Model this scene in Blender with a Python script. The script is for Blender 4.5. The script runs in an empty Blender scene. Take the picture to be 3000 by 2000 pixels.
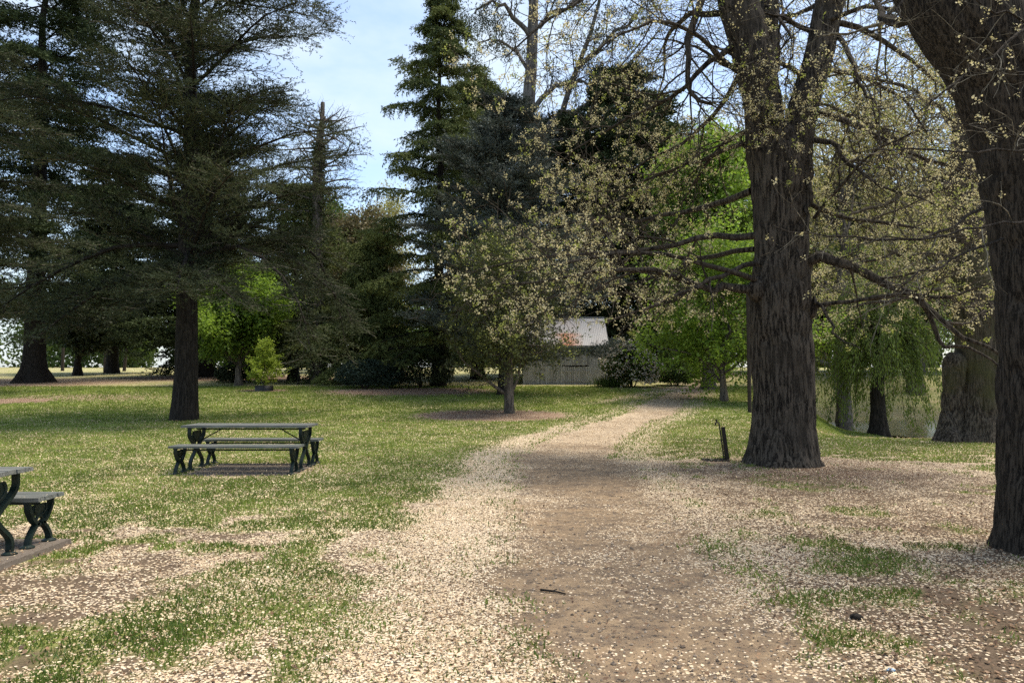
import bpy, math, random
import numpy as np
from mathutils import Vector, Matrix

rng = np.random.default_rng(11)
random.seed(11)
C = bpy.context.scene
COL = C.collection
R = math.radians

# ------------------------------------------------------------------ camera
F = 2170.0            # focal length in photo pixels (3000 wide)
EYE = 1.6
PITCH = math.atan(100.0 / F)
cam_d = bpy.data.cameras.new('camera')
cam = bpy.data.objects.new('camera', cam_d)
COL.objects.link(cam)
cam.location = (0, 0, EYE)
cam.rotation_euler = (math.pi / 2 + PITCH, 0, 0)
cam_d.sensor_width = 36.0
cam_d.lens = 36.0 * F / 3000.0
cam_d.clip_start = 0.1
cam_d.clip_end = 3000.0
C.camera = cam

# ------------------------------------------------------------------ light
SUN_EL, SUN_AZ = 68.0, 72.0      # azimuth measured from the view axis (+Y) towards +X
C.view_settings.view_transform = 'Standard'
C.view_settings.look = 'None'
C.view_settings.exposure = 1.12
C.view_settings.gamma = 1.0
C.cycles.use_denoising = False
C.cycles.max_bounces = 6
C.cycles.sample_clamp_indirect = 4.0
C.view_settings.use_curve_mapping = False
w = bpy.data.worlds.new('World')
C.world = w
w.use_nodes = True
nt = w.node_tree
nt.nodes.clear()
wo = nt.nodes.new('ShaderNodeOutputWorld')
bg = nt.nodes.new('ShaderNodeBackground')
sky = nt.nodes.new('ShaderNodeTexSky')
sky.sky_type = 'NISHITA'
sky.sun_disc = False
sky.sun_elevation = R(SUN_EL)
sky.sun_rotation = R(SUN_AZ)
sky.air_density = 1.0
sky.dust_density = 1.5
sky.ozone_density = 1.5
tc = nt.nodes.new('ShaderNodeTexCoord')
mp = nt.nodes.new('ShaderNodeMapping')
mp.inputs['Scale'].default_value = (1.0, 1.0, 2.2)
n1 = nt.nodes.new('ShaderNodeTexNoise')
n1.inputs['Scale'].default_value = 5.0
n1.inputs['Detail'].default_value = 6.0
n1.inputs['Roughness'].default_value = 0.55
cr = nt.nodes.new('ShaderNodeValToRGB')
cr.color_ramp.elements[0].position = 0.38
cr.color_ramp.elements[0].color = (0.12, 0.12, 0.12, 1)
cr.color_ramp.elements[1].position = 0.78
cr.color_ramp.elements[1].color = (1, 1, 1, 1)
mx = nt.nodes.new('ShaderNodeMix')
mx.data_type = 'RGBA'
mx.inputs[7].default_value = (3.2, 3.65, 4.0, 1)       # thin bright cloud
L_ = nt.links.new
L_(tc.outputs['Generated'], mp.inputs['Vector'])
L_(mp.outputs['Vector'], n1.inputs['Vector'])
L_(n1.outputs['Fac'], cr.inputs['Fac'])
L_(cr.outputs['Color'], mx.inputs[0])
L_(sky.outputs['Color'], mx.inputs[6])
L_(mx.outputs[2], bg.inputs['Color'])
bg.inputs['Strength'].default_value = 0.135
L_(bg.outputs[0], wo.inputs['Surface'])

sd = bpy.data.lights.new('sun', 'SUN')
sd.energy = 2.75
sd.angle = R(24.0)
sd.color = (1.0, 0.88, 0.70)
sun = bpy.data.objects.new('sun', sd)
COL.objects.link(sun)
sun.location = (20, 25, 40)
_d = Vector((math.sin(R(SUN_AZ)) * math.cos(R(SUN_EL)), math.cos(R(SUN_AZ)) * math.cos(R(SUN_EL)), math.sin(R(SUN_EL))))
sun.rotation_euler = _d.to_track_quat('Z', 'Y').to_euler()

# ------------------------------------------------------------------ numeric helpers
def _hash(ix, iy, iz, seed=0):
    h = (ix.astype(np.int64) * 374761393 + iy.astype(np.int64) * 668265263 + iz.astype(np.int64) * 2147483647 + seed * 974634777) & 0xFFFFFFFF
    h = ((h ^ (h >> 13)) * 1274126177) & 0xFFFFFFFF
    h = ((h ^ (h >> 16)) * 2246822519) & 0xFFFFFFFF
    return ((h ^ (h >> 15)) & 0xFFFFFF) / float(0xFFFFFF)

def noise(x, y, z=None, seed=0):
    x = np.asarray(x, float); y = np.asarray(y, float)
    z = np.zeros_like(x) if z is None else np.asarray(z, float)
    ix, iy, iz = np.floor(x), np.floor(y), np.floor(z)
    fx, fy, fz = x - ix, y - iy, z - iz
    fx = fx * fx * (3 - 2 * fx); fy = fy * fy * (3 - 2 * fy); fz = fz * fz * (3 - 2 * fz)
    out = 0
    for a in (0, 1):
        for b in (0, 1):
            for c in (0, 1):
                wgt = (fx if a else 1 - fx) * (fy if b else 1 - fy) * (fz if c else 1 - fz)
                out = out + wgt * _hash(ix + a, iy + b, iz + c, seed)
    return out

def fbm(x, y, z=None, octv=4, seed=0):
    s, a, t = 0, 0.5, 0
    for o in range(octv):
        f = 2.03 ** o
        s = s + a * noise(np.asarray(x) * f, np.asarray(y) * f, None if z is None else np.asarray(z) * f, seed + o * 7)
        t += a; a *= 0.5
    return s / t

def sst(e0, e1, x):
    t = np.clip((x - e0) / (e1 - e0), 0, 1)
    return t * t * (3 - 2 * t)

def norm(v):
    return v / np.maximum(np.linalg.norm(v, axis=-1, keepdims=True), 1e-9)

def at(px, py, Y):
    """world point seen in the photo at (px, py) when it stands Y metres ahead"""
    u = (px - 1500.0) / F
    v = (1000.0 - py) / F
    dy = math.cos(PITCH) - v * math.sin(PITCH)
    dz = math.sin(PITCH) + v * math.cos(PITCH)
    return np.array([u * Y / dy, Y, EYE + dz * Y / dy])

# ------------------------------------------------------------------ terrain height
_PY = np.array([-60, 0, 20, 25, 28, 33, 38, 44, 50, 60, 75, 90, 150, 400, 1200.])
_PZ = np.array([0, 0, 0, .04, .16, .47, .81, 1.09, 1.37, 1.74, 2.1, 2.43, 3.3, 5.0, 8.0])

def ground_z(X, Y):
    X = np.asarray(X, float); Y = np.asarray(Y, float)
    z = (np.interp(Y - 1.5, _PY, _PZ) + 2 * np.interp(Y, _PY, _PZ) + np.interp(Y + 1.5, _PY, _PZ)) / 4
    # hollow of the pond on the right
    s = sst(0.0, 3.0, X - 7.0 - 0.33 * (Y - 18)) * sst(18.5, 24.0, Y) * (1 - sst(40.0, 56.0, Y))
    z = z * (1 - s) + (-0.85 - 0.65 * sst(14.8, 16.8, X)) * s
    z = z + 0.05 * (fbm(X * 0.25, Y * 0.25, octv=2, seed=3) - 0.5) * sst(1, 6, np.abs(Y - 4) + 3)
    return z

def gz(X, Y):
    return float(ground_z(np.array([X]), np.array([Y]))[0])

def onground(px, Y):
    X = (px - 1500.0) / F * Y
    return np.array([X, Y, gz(X, Y)])

# ------------------------------------------------------------------ mesh builder
class MB:
    def __init__(self):
        self.V, self.Q, self.T, self.qm, self.tm, self.tint, self.n = [], [], [], [], [], [], 0
        self.qs, self.ts = [], []

    def add(self, V, Fc, mat=0, tint=0.5, smooth=False):
        V = np.asarray(V, np.float32).reshape(-1, 3)
        Fc = np.asarray(Fc, np.int64)
        if len(V) == 0 or len(Fc) == 0:
            return
        self.V.append(V)
        tt = np.empty(len(V), np.float32); tt[:] = tint
        self.tint.append(tt)
        if Fc.shape[1] == 4:
            self.Q.append(Fc + self.n); self.qm.append(np.full(len(Fc), mat, np.int32)); self.qs.append(np.full(len(Fc), smooth, bool))
        else:
            self.T.append(Fc + self.n); self.tm.append(np.full(len(Fc), mat, np.int32)); self.ts.append(np.full(len(Fc), smooth, bool))
        self.n += len(V)

    def box(self, x0, x1, y0, y1, z0, z1, mat=0, M=None, tint=0.5, taper=0.0):
        v = np.array([[x0, y0, z0], [x1, y0, z0], [x1, y1, z0], [x0, y1, z0], [x0 + taper, y0 + taper, z1], [x1 - taper, y0 + taper, z1], [x1 - taper, y1 - taper, z1], [x0 + taper, y1 - taper, z1]], float)
        if M is not None:
            v = v @ np.array(M.to_3x3()).T + np.array(M.translation)
        f = [[0, 3, 2, 1], [4, 5, 6, 7], [0, 1, 5, 4], [1, 2, 6, 5], [2, 3, 7, 6], [3, 0, 4, 7]]
        self.add(v, f, mat, tint)

    def tube(self, P, Rr, sides=6, mat=0, tint=0.5, smooth=True, cap=True):
        P = np.asarray(P, float); Rr = np.asarray(Rr, float)
        self.tubes(P[None], Rr[None], sides, mat, tint, smooth)
        if cap:
            n = len(P)
            for ring in (0, n - 1):
                idx = np.arange(sides) + ring * sides
                ringv = self._last_tube[idx]
                vs = np.vstack([ringv, ringv.mean(0)[None]])
                self.add(vs, [[i, (i + 1) % sides, sides] if ring else [(i + 1) % sides, i, sides] for i in range(sides)], mat, tint)

    def tubes(self, P, Rr, sides=5, mat=0, tint=0.5, smooth=True):
        P = np.asarray(P, float); Rr = np.asarray(Rr, float)
        B, N, _ = P.shape
        if B == 0:
            return
        T = np.gradient(P, axis=1); T = norm(T)
        ref = np.zeros((B, 1, 3)); ref[..., 0] = 1.0
        mean = np.abs(norm(P[:, -1:] - P[:, :1] + 1e-9))
        alt = np.zeros((B, 1, 3)); alt[..., 1] = 1.0
        ref = np.where(mean[..., :1] > 0.7, alt, ref)
        U = norm(np.cross(T, ref)); W = np.cross(T, U)
        a = np.arange(sides) * 2 * math.pi / sides
        V = P[:, :, None] + Rr[:, :, None, None] * (np.cos(a)[None, None, :, None] * U[:, :, None] + np.sin(a)[None, None, :, None] * W[:, :, None])
        self._last_tube = V[0].reshape(-1, 3)
        k = np.arange(sides); r = np.arange(N - 1)
        f = np.stack([r[:, None] * sides + k, r[:, None] * sides + (k + 1) % sides, (r[:, None] + 1) * sides + (k + 1) % sides, (r[:, None] + 1) * sides + k], -1).reshape(-1, 4)
        Fc = (f[None] + (np.arange(B) * N * sides)[:, None, None]).reshape(-1, 4)
        if np.ndim(tint):
            tint = np.repeat(np.asarray(tint), N * sides)
        self.add(V.reshape(-1, 3), Fc, mat, tint, smooth)

    def leaves(self, c, d, l, wd, mat=0, tint=0.5, nrm=None):
        """rhombic leaves: base c, direction d, length l, width wd"""
        n = len(c)
        if n == 0:
            return
        if nrm is None:
            nrm = rng.normal(size=(n, 3))
        s = norm(np.cross(d, nrm))
        l = np.broadcast_to(l, (n,))[:, None]; wd = np.broadcast_to(wd, (n,))[:, None]
        V = np.stack([c, c + d * l * 0.45 + s * wd * 0.5, c + d * l, c + d * l * 0.45 - s * wd * 0.5], 1)
        Fc = np.arange(4 * n).reshape(n, 4)
        if np.ndim(tint):
            tint = np.repeat(np.asarray(tint), 4)
        self.add(V.reshape(-1, 3), Fc, mat, tint)

    def build(self, name, mats, parent=None, origin=None):
        V = np.vstack(self.V)
        if origin is not None:
            V = V - np.asarray(origin, np.float32)
        me = bpy.data.meshes.new(name)
        Q = np.vstack(self.Q) if self.Q else np.zeros((0, 4), int)
        T = np.vstack(self.T) if self.T else np.zeros((0, 3), int)
        me.vertices.add(len(V)); me.vertices.foreach_set('co', V.astype(np.float32).ravel())
        me.loops.add(Q.size + T.size)
        me.loops.foreach_set('vertex_index', np.concatenate([Q.ravel(), T.ravel()]).astype(np.int32))
        me.polygons.add(len(Q) + len(T))
        ls = np.concatenate([np.arange(len(Q)) * 4, Q.size + np.arange(len(T)) * 3]).astype(np.int32)
        me.polygons.foreach_set('loop_start', ls)
        me.polygons.foreach_set('material_index', np.concatenate(self.qm + self.tm).astype(np.int32))
        me.polygons.foreach_set('use_smooth', np.concatenate(self.qs + self.ts))
        at_ = me.attributes.new('tint', 'FLOAT', 'POINT')
        at_.data.foreach_set('value', np.concatenate(self.tint).astype(np.float32))
        me.update(calc_edges=True)
        for m in (mats if isinstance(mats, (list, tuple)) else [mats]):
            me.materials.append(m)
        o = bpy.data.objects.new(name, me)
        COL.objects.link(o)
        if parent is not None:
            o.parent = parent
        return o

def tag(o, label=None, cat=None, group=None, kind=None):
    if label: o['label'] = label
    if cat: o['category'] = cat
    if group: o['group'] = group
    if kind: o['kind'] = kind
    return o

def thing(name, label, cat, loc, group=None, rz=0.0):
    o = bpy.data.objects.new(name, None)
    COL.objects.link(o)
    o.location = [float(v) for v in loc]
    o.rotation_euler = (0, 0, rz)
    o.empty_display_size = 0.3
    return tag(o, label, cat, group)

# ------------------------------------------------------------------ materials
def new_mat(name):
    m = bpy.data.materials.new(name); m.use_nodes = True
    t = m.node_tree; t.nodes.clear()
    return m, t

def N(t, kind, **kw):
    n = t.nodes.new(kind)
    for k, v in kw.items():
        if k.startswith('i_'):
            key = k[2:].replace('_', ' ')
            n.inputs[key].default_value = v
        else:
            setattr(n, k, v)
    return n

def mix(t, fac, a, b, blend='MIX'):
    n = t.nodes.new('ShaderNodeMix'); n.data_type = 'RGBA'; n.blend_type = blend
    for i, v in ((0, fac), (6, a), (7, b)):
        if isinstance(v, (int, float)):
            n.inputs[i].default_value = v
        elif isinstance(v, tuple):
            n.inputs[i].default_value = v + (1,) if len(v) == 3 else v
        else:
            t.links.new(v, n.inputs[i])
    return n.outputs[2]

def ramp(t, fac, p0, p1, c0=(0, 0, 0), c1=(1, 1, 1)):
    n = t.nodes.new('ShaderNodeValToRGB')
    n.color_ramp.elements[0].position = p0; n.color_ramp.elements[0].color = c0 + (1,)
    n.color_ramp.elements[1].position = p1; n.color_ramp.elements[1].color = c1 + (1,)
    t.links.new(fac, n.inputs[0])
    return n.outputs[0]

def tex_noise(t, scale, detail=4, vec=None, stretch=None, rough=0.55):
    n = N(t, 'ShaderNodeTexNoise', i_Scale=scale, i_Detail=detail, i_Roughness=rough)
    if vec is None:
        vec = N(t, 'ShaderNodeTexCoord').outputs['Object']
    if stretch:
        m = N(t, 'ShaderNodeMapping'); m.inputs['Scale'].default_value = stretch
        t.links.new(vec, m.inputs[0]); vec = m.outputs[0]
    t.links.new(vec, n.inputs['Vector'])
    return n.outputs['Fac']

def finish(t, color, rough=0.8, spec=0.3, bump=None, bdist=0.02, bstr=0.6, metallic=0.0):
    p = N(t, 'ShaderNodeBsdfPrincipled')
    o = N(t, 'ShaderNodeOutputMaterial')
    if isinstance(color, tuple):
        p.inputs['Base Color'].default_value = color + (1,)
    else:
        t.links.new(color, p.inputs['Base Color'])
    if isinstance(rough, (int, float)):
        p.inputs['Roughness'].default_value = rough
    else:
        t.links.new(rough, p.inputs['Roughness'])
    p.inputs['Specular IOR Level'].default_value = spec
    p.inputs['Metallic'].default_value = metallic
    if bump is not None:
        b = N(t, 'ShaderNodeBump'); b.inputs['Distance'].default_value = bdist; b.inputs['Strength'].default_value = bstr
        t.links.new(bump, b.inputs['Height']); t.links.new(b.outputs[0], p.inputs['Normal'])
    t.links.new(p.outputs[0], o.inputs[0])
    return p

def mat_bark(name, dark, light, sc=7.0, moss=None, bump=0.03):
    m, t = new_mat(name)
    a = tex_noise(t, sc * 2.6, 8, stretch=(1, 1, 0.14), rough=0.60)
    a2 = tex_noise(t, sc * 9, 4, stretch=(1, 1, 0.4))
    b = tex_noise(t, 1.3, 4)
    c = mix(t, ramp(t, a, 0.45, 0.56), dark, light)
    c = mix(t, ramp(t, a2, 0.5, 0.8), c, tuple(x * 1.5 for x in light))
    c = mix(t, ramp(t, b, 0.45, 0.8), c, tuple(x * 0.55 for x in light))
    if moss:
        mm = tex_noise(t, 0.8, 5)
        c = mix(t, ramp(t, mm, 0.5, 0.68), c, moss)
    finish(t, c, 0.9, 0.15, a, bump, 0.9)
    return m

def mat_leaf(name, dark, light, trans=0.3, tcol=None, spec=0.25, rough=0.55):
    m, t = new_mat(name)
    at_ = N(t, 'ShaderNodeAttribute', attribute_name='tint')
    c = mix(t, at_.outputs['Fac'], dark, light)
    p = N(t, 'ShaderNodeBsdfPrincipled')
    p.inputs['Roughness'].default_value = rough
    p.inputs['Specular IOR Level'].default_value = spec
    t.links.new(c, p.inputs['Base Color'])
    tr = N(t, 'ShaderNodeBsdfTranslucent')
    if tcol:
        t.links.new(mix(t, at_.outputs['Fac'], tuple(x * 0.6 for x in tcol), tcol), tr.inputs[0])
    else:
        t.links.new(c, tr.inputs[0])
    ms = N(t, 'ShaderNodeMixShader'); ms.inputs[0].default_value = trans
    o = N(t, 'ShaderNodeOutputMaterial')
    t.links.new(p.outputs[0], ms.inputs[1]); t.links.new(tr.outputs[0], ms.inputs[2]); t.links.new(ms.outputs[0], o.inputs[0])
    return m

BARK_ELM = mat_bark('elm_bark', (0.006, 0.0048, 0.0038), (0.074, 0.062, 0.049), 9.0)
BARK_NEAR = mat_bark('near_elm_bark', (0.006, 0.0048, 0.0038), (0.046, 0.038, 0.030), 17.0)
BARK_MOSS = mat_bark('mossy_bark', (0.009, 0.007, 0.0055), (0.085, 0.072, 0.056), 12.0, moss=(0.050, 0.050, 0.022))
BARK_DARK = mat_bark('dark_bark', (0.008, 0.007, 0.006), (0.030, 0.026, 0.022), 8.0)
BARK_GREY = mat_bark('grey_bark', (0.05, 0.043, 0.036), (0.14, 0.12, 0.10), 5.0)
BARK_PALE = mat_bark('pale_bark', (0.05, 0.045, 0.040), (0.16, 0.145, 0.13), 2.0)
TWIG = mat_bark('twig_bark', (0.018, 0.015, 0.012), (0.075, 0.062, 0.048), 5.0, bump=0.004)
TWIG_LICHEN = mat_bark('lichen_twig', (0.05, 0.046, 0.036), (0.17, 0.155, 0.12), 4.0, bump=0.004)

# ------------------------------------------------------------------ branch growth (vectorised)
UPV = np.array([0, 0, 1.0])

def grow(PP, PR, n, t0=0.2, t1=1.0, ang=(40, 70), L=(0.5, 1.0), up=0.0, up2=None, wob=0.15, nk=6, rf=0.5, rmax=1.0, tip=0.25, flat=0.0, prof=None, az0=None):
    B, K, _ = PP.shape
    idx = np.repeat(np.arange(B), n)
    m = len(idx)
    u = (np.tile(np.arange(n), B) + rng.random(m)) / n
    t = t0 + (t1 - t0) * u
    s = np.clip(t * (K - 1), 0, K - 1.001)
    i = s.astype(int); f = (s - i)[:, None]
    p = PP[idx, i] * (1 - f) + PP[idx, i + 1] * f
    r0 = PR[idx, i] * (1 - f[:, 0]) + PR[idx, i + 1] * f[:, 0]
    tan = norm(PP[idx, i + 1] - PP[idx, i])
    if flat > 0:
        sgn = np.where(np.arange(m) % 2 == 0, 1.0, -1.0)[:, None]
        side = norm(np.cross(tan, UPV)) * sgn + UPV * rng.normal(0, 1 - flat, m)[:, None]
        side = norm(side - tan * (side * tan).sum(-1, keepdims=True))
    else:
        ref = np.where(np.abs(tan[:, 2:3]) > 0.8, np.array([[1.0, 0, 0]]), UPV[None])
        U = norm(np.cross(tan, ref)); W = np.cross(tan, U)
        az = (np.arange(m) * 2.39996 + rng.normal(0, 0.5, m))
        side = U * np.cos(az)[:, None] + W * np.sin(az)[:, None]
    a = np.radians(rng.uniform(ang[0], ang[1], m))[:, None]
    d = tan * np.cos(a) + side * np.sin(a)
    ln = rng.uniform(L[0], L[1], m)
    if prof is not None:
        ln = ln * prof(t)
    step = (ln / (nk - 1))[:, None]
    P = np.empty((m, nk, 3)); P[:, 0] = p
    up2 = up if up2 is None else up2
    for k in range(1, nk):
        g = up + (up2 - up) * (k - 1) / max(1, nk - 2)
        d = norm(d + g * UPV + rng.normal(0, wob, (m, 3)))
        P[:, k] = P[:, k - 1] + d * step
    rr = np.minimum(r0 * rf, rmax)[:, None] * np.linspace(1, tip, nk)[None]
    return P, rr

def on_paths(P, n, t0=0.0, t1=1.0, spread=0.0):
    B, K, _ = P.shape
    idx = np.repeat(np.arange(B), n)
    m = len(idx)
    s = np.clip((t0 + (t1 - t0) * rng.random(m)) * (K - 1), 0, K - 1.001)
    i = s.astype(int); f = (s - i)[:, None]
    p = P[idx, i] * (1 - f) + P[idx, i + 1] * f
    tan = norm(P[idx, i + 1] - P[idx, i])
    if spread:
        p = p + rng.normal(0, spread, (m, 3))
    return p, tan, idx

def catmull(pts, n):
    P = np.asarray(pts, float)
    Q = np.vstack([2 * P[0] - P[1], P, 2 * P[-1] - P[-2]])
    seg = np.linspace(0, len(P) - 1.0001, n)
    i = seg.astype(int); f = (seg - i)[:, None]
    a, b, c, d = Q[i], Q[i + 1], Q[i + 2], Q[i + 3]
    return 0.5 * (2 * b + (c - a) * f + (2 * a - 5 * b + 4 * c - d) * f ** 2 + (3 * b - a - 3 * c + d) * f ** 3)

def bark_tube(mb, pts, rad, rows=120, sides=120, amp=0.02, spacing=0.07, flare=0.0, flare_h=0.4, lobes=5, seed=0, mat=0, base_z=0.0, lump=0.06):
    """a trunk with real ridges, lumps and a flared foot"""
    P = catmull(pts, rows)
    rr = catmull(np.array([[r, 0, 0] for r in rad]), rows)[:, 0]
    T = norm(np.gradient(P, axis=0))
    ref = np.array([0, 1.0, 0.0])
    U = norm(np.cross(T, ref)); W = np.cross(T, U)
    th = np.arange(sides) * 2 * math.pi / sides
    s = np.concatenate([[0], np.cumsum(np.linalg.norm(np.diff(P, axis=0), axis=1))])
    cx, sx = np.cos(th)[None], np.sin(th)[None]
    r_ = rr[:, None]
    k = r_ / spacing
    S = s[:, None] + 0 * th[None]
    n_a = noise(cx * k * 0.55 + 31 * seed + 0.35 * noise(cx * 2, S * 2, sx * 2), sx * k * 0.55 + 5, S * 1.9)
    ridge = np.clip(np.abs(2 * n_a - 1) / 0.42, 0, 1) ** 0.7
    n_b = noise(cx * k * 1.3 + 11, sx * k * 1.3, S * 5.0 + 3 * seed)
    lum = fbm(cx * 1.2 + seed * 3.1, sx * 1.2, S * 0.7, 3)
    rad2 = r_ * (1 + lump * 2 * (lum - 0.5)) + amp * 1.25 * (ridge - 0.7) + amp * 0.5 * (n_b - 0.5)
    if flare:
        h = np.maximum(P[:, 2:3] - base_z, 0)
        fl = flare * np.exp(-h / flare_h) * (1 + 0.4 * np.sin(lobes * th[None] + seed) + 0.25 * np.sin((lobes + 3) * th[None] + 2 * seed))
        rad2 = rad2 + r_ * fl
    V = P[:, None] + rad2[..., None] * (cx[..., None] * U[:, None] + sx[..., None] * W[:, None])
    kk = np.arange(sides); r = np.arange(rows - 1)
    f = np.stack([r[:, None] * sides + kk, r[:, None] * sides + (kk + 1) % sides, (r[:, None] + 1) * sides + (kk + 1) % sides, (r[:, None] + 1) * sides + kk], -1).reshape(-1, 4)
    mb.add(V.reshape(-1, 3), f, mat, 0.5, True)
    return P, rr

# ------------------------------------------------------------------ generic trees
def rpath(base, H, r0, nk=10, lean=(0, 0), wob=0.1, tipr=0.08):
    t = np.linspace(0, 1, nk)
    P = np.stack([lean[0] * t * H + rng.normal(0, wob, nk) * t, lean[1] * t * H + rng.normal(0, wob, nk) * t, t * H], 1)
    P[0] = 0
    P[0, 2] = -0.3
    P = P + np.asarray(base)
    rr = r0 * (1 - (1 - tipr) * t ** 0.9)
    return P, rr

def conifer(name, label, px, Y, H, r0, Rmax, prof, mats, n1=60, n2=12, n3=8, t0=0.15, ang=(75, 95), up=0.0, up2=0.0,
            l2=0.32, sh=(0.4, 0.7), sh_up=0.0, tuft=10, tl=0.11, tw=0.02, bark=None, rot=None, flare=0.3, group=None, shr=0.012, lean=(0, 0), t1=0.99, base=None, wob=0.1, cat='tree', extra=None, tint_by=0.5, hang=0.0, lr=0.075, strand=0.0):
    base = onground(px, Y) if base is None else np.asarray(base)
    o = thing(name, label, cat, base, group)
    P, rr = rpath((0, 0, 0), H, r0, 14, lean, wob)
    tb = MB()
    bark_tube(tb, P, rr, rows=60, sides=36, amp=0.02, spacing=0.12, flare=flare, flare_h=0.5, seed=int(px) % 13, lump=0.05)
    L1, R1 = grow(P[None], rr[None], n1, t0, t1, ang, (0.7 * Rmax, 1.12 * Rmax), up, up2, 0.07, 8, 0.36, lr, 0.15, prof=prof)
    if extra is not None:
        L1 = np.concatenate([L1, extra[0]]); R1 = np.concatenate([R1, extra[1]])
    tb.tubes(L1, R1, 5)
    tb.build('trunk', bark or BARK_DARK, o)
    cb = MB()
    ln1 = np.linalg.norm(L1[:, -1] - L1[:, 0], axis=1)
    L2, R2 = grow(L1, R1, n2, 0.10, 1.0, (35, 75), (0.5 * l2, 1.2 * l2), up * 0.5 - hang * 0.5, up2, 0.08, 5, 0.5, 0.022, 0.3, flat=0.92, prof=lambda t: 1.25 - 0.6 * t)
    # scale side branches with the length of their limb
    sc = np.repeat(ln1, n2)
    L2 = L2[:, :1] + (L2 - L2[:, :1]) * sc[:, None, None]
    cb.tubes(L2, R2, 3, 0, 0.3)
    base2 = np.concatenate([L2, np.stack([L1[:, i] for i in (3, 4, 5, 6, 7)], 1)])
    br2 = np.concatenate([R2, R1[:, 3:8]])
    L3, R3 = grow(base2, br2, n3, 0.05, 1.0, (25, 65), sh, sh_up - hang, sh_up - hang, 0.12, 4, 0.6, shr, 0.2, flat=0.78)
    tint3 = np.clip(0.5 + tint_by * (fbm(L3[:, 0, 0] * 0.6, L3[:, 0, 1] * 0.6, L3[:, 0, 2] * 1.1, 3, seed=int(px)) - 0.5) * 3 + rng.normal(0, 0.12, len(L3)), 0, 1)
    sel = rng.random(len(L3)) < strand
    cb.tubes(L3[~sel], R3[~sel], 3, 1, tint3[~sel], False)
    cb.tubes(L3[sel], np.maximum(R3[sel], shr * 0.55), 3, 2, 0.5, False)
    c, tn, idx = on_paths(L3, tuft, 0.05, 1.0, 0.01)
    d = norm(tn * 0.8 + rng.normal(0, 0.45, c.shape) + UPV * (0.15 - hang * 1.2))
    cb.leaves(c, d, tl * rng.uniform(0.6, 1.2, len(c)), tw, 1, np.clip(tint3[idx] + rng.normal(0, 0.12, len(c)), 0, 1))
    cb.build('crown', [bark or BARK_DARK, mats, STRAND], o)
    return o

def broad(name, label, px, Y, H, r0, Rm, leaf, n1=24, n2=7, n3=6, nl=24, t0=0.25, ang=(40, 75), up=0.08, ls=(0.10, 0.17), lw=0.09, spread=0.22,
          prof=None, bark=None, group=None, lean=(0, 0), twig=None, base=None, cat='tree', hfac=0.85, droop=0.0, flower=None, nfl=0, wob=0.2, flw=0.06, sides=28, tint_by=0.7):
    base = onground(px, Y) if base is None else np.asarray(base)
    o = thing(name, label, cat, base, group)
    P, rr = rpath((0, 0, 0), H * hfac, r0, 12, lean, wob)
    tb = MB()
    bark_tube(tb, P, rr, rows=50, sides=sides, amp=0.015, spacing=0.1, flare=0.3, flare_h=0.4, seed=int(px) % 17)
    prof = prof or (lambda t: 0.45 + 0.9 * np.sin(np.pi * np.clip((t - t0) / (1 - t0) * 0.8 + 0.15, 0, 1)))
    L1, R1 = grow(P[None], rr[None], n1, t0, 1.0, ang, (0.55 * Rm, 0.9 * Rm), up, up, 0.12, 7, 0.5, 0.25, 0.2, prof=prof)
    tb.tubes(L1, R1, 6)
    tb.build('trunk', bark or BARK_GREY, o)
    cb = MB()
    L2, R2 = grow(L1, R1, n2, 0.25, 1.0, (30, 65), (0.22 * Rm, 0.45 * Rm), up * 0.6 - droop, up - droop, 0.16, 5, 0.5, 0.06, 0.3)
    cb.tubes(L2, R2, 4, 0, 0.4)
    L3, R3 = grow(L2, R2, n3, 0.2, 1.0, (30, 70), (0.10 * Rm, 0.22 * Rm), -droop * 1.5, -droop * 1.5, 0.2, 4, 0.6, 0.02, 0.3)
    cb.tubes(L3, R3, 3, 0, 0.4)
    tint3 = np.clip(0.5 + tint_by * 1.6 * (fbm(L3[:, 0, 0] * 0.6, L3[:, 0, 1] * 0.6, L3[:, 0, 2] * 0.6, 3, seed=int(px)) - 0.5) + rng.normal(0, 0.08, len(L3)), 0, 1)
    c, tn, idx = on_paths(L3, nl, 0.1, 1.0, spread)
    d = norm(tn * 0.3 + rng.normal(0, 0.6, c.shape) - UPV * 0.25)
    nr = norm(rng.normal(0, 0.6, c.shape) + UPV * 0.8)
    cb.leaves(c, d, rng.uniform(ls[0], ls[1], len(c)), lw * rng.uniform(0.7, 1.2, len(c)), 1, np.clip(tint3[idx] + rng.normal(0, 0.18, len(c)), 0, 1), nr)
    ms = [twig or TWIG, leaf]
    if flower is not None:
        c, tn, idx = on_paths(L3, nfl, 0.2, 1.0, spread * 0.9)
        cb.leaves(c, norm(rng.normal(size=c.shape)), flw, flw * 0.9, 2, rng.random(len(c)))
        ms.append(flower)
    cb.build('crown', ms, o)
    return o

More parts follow.
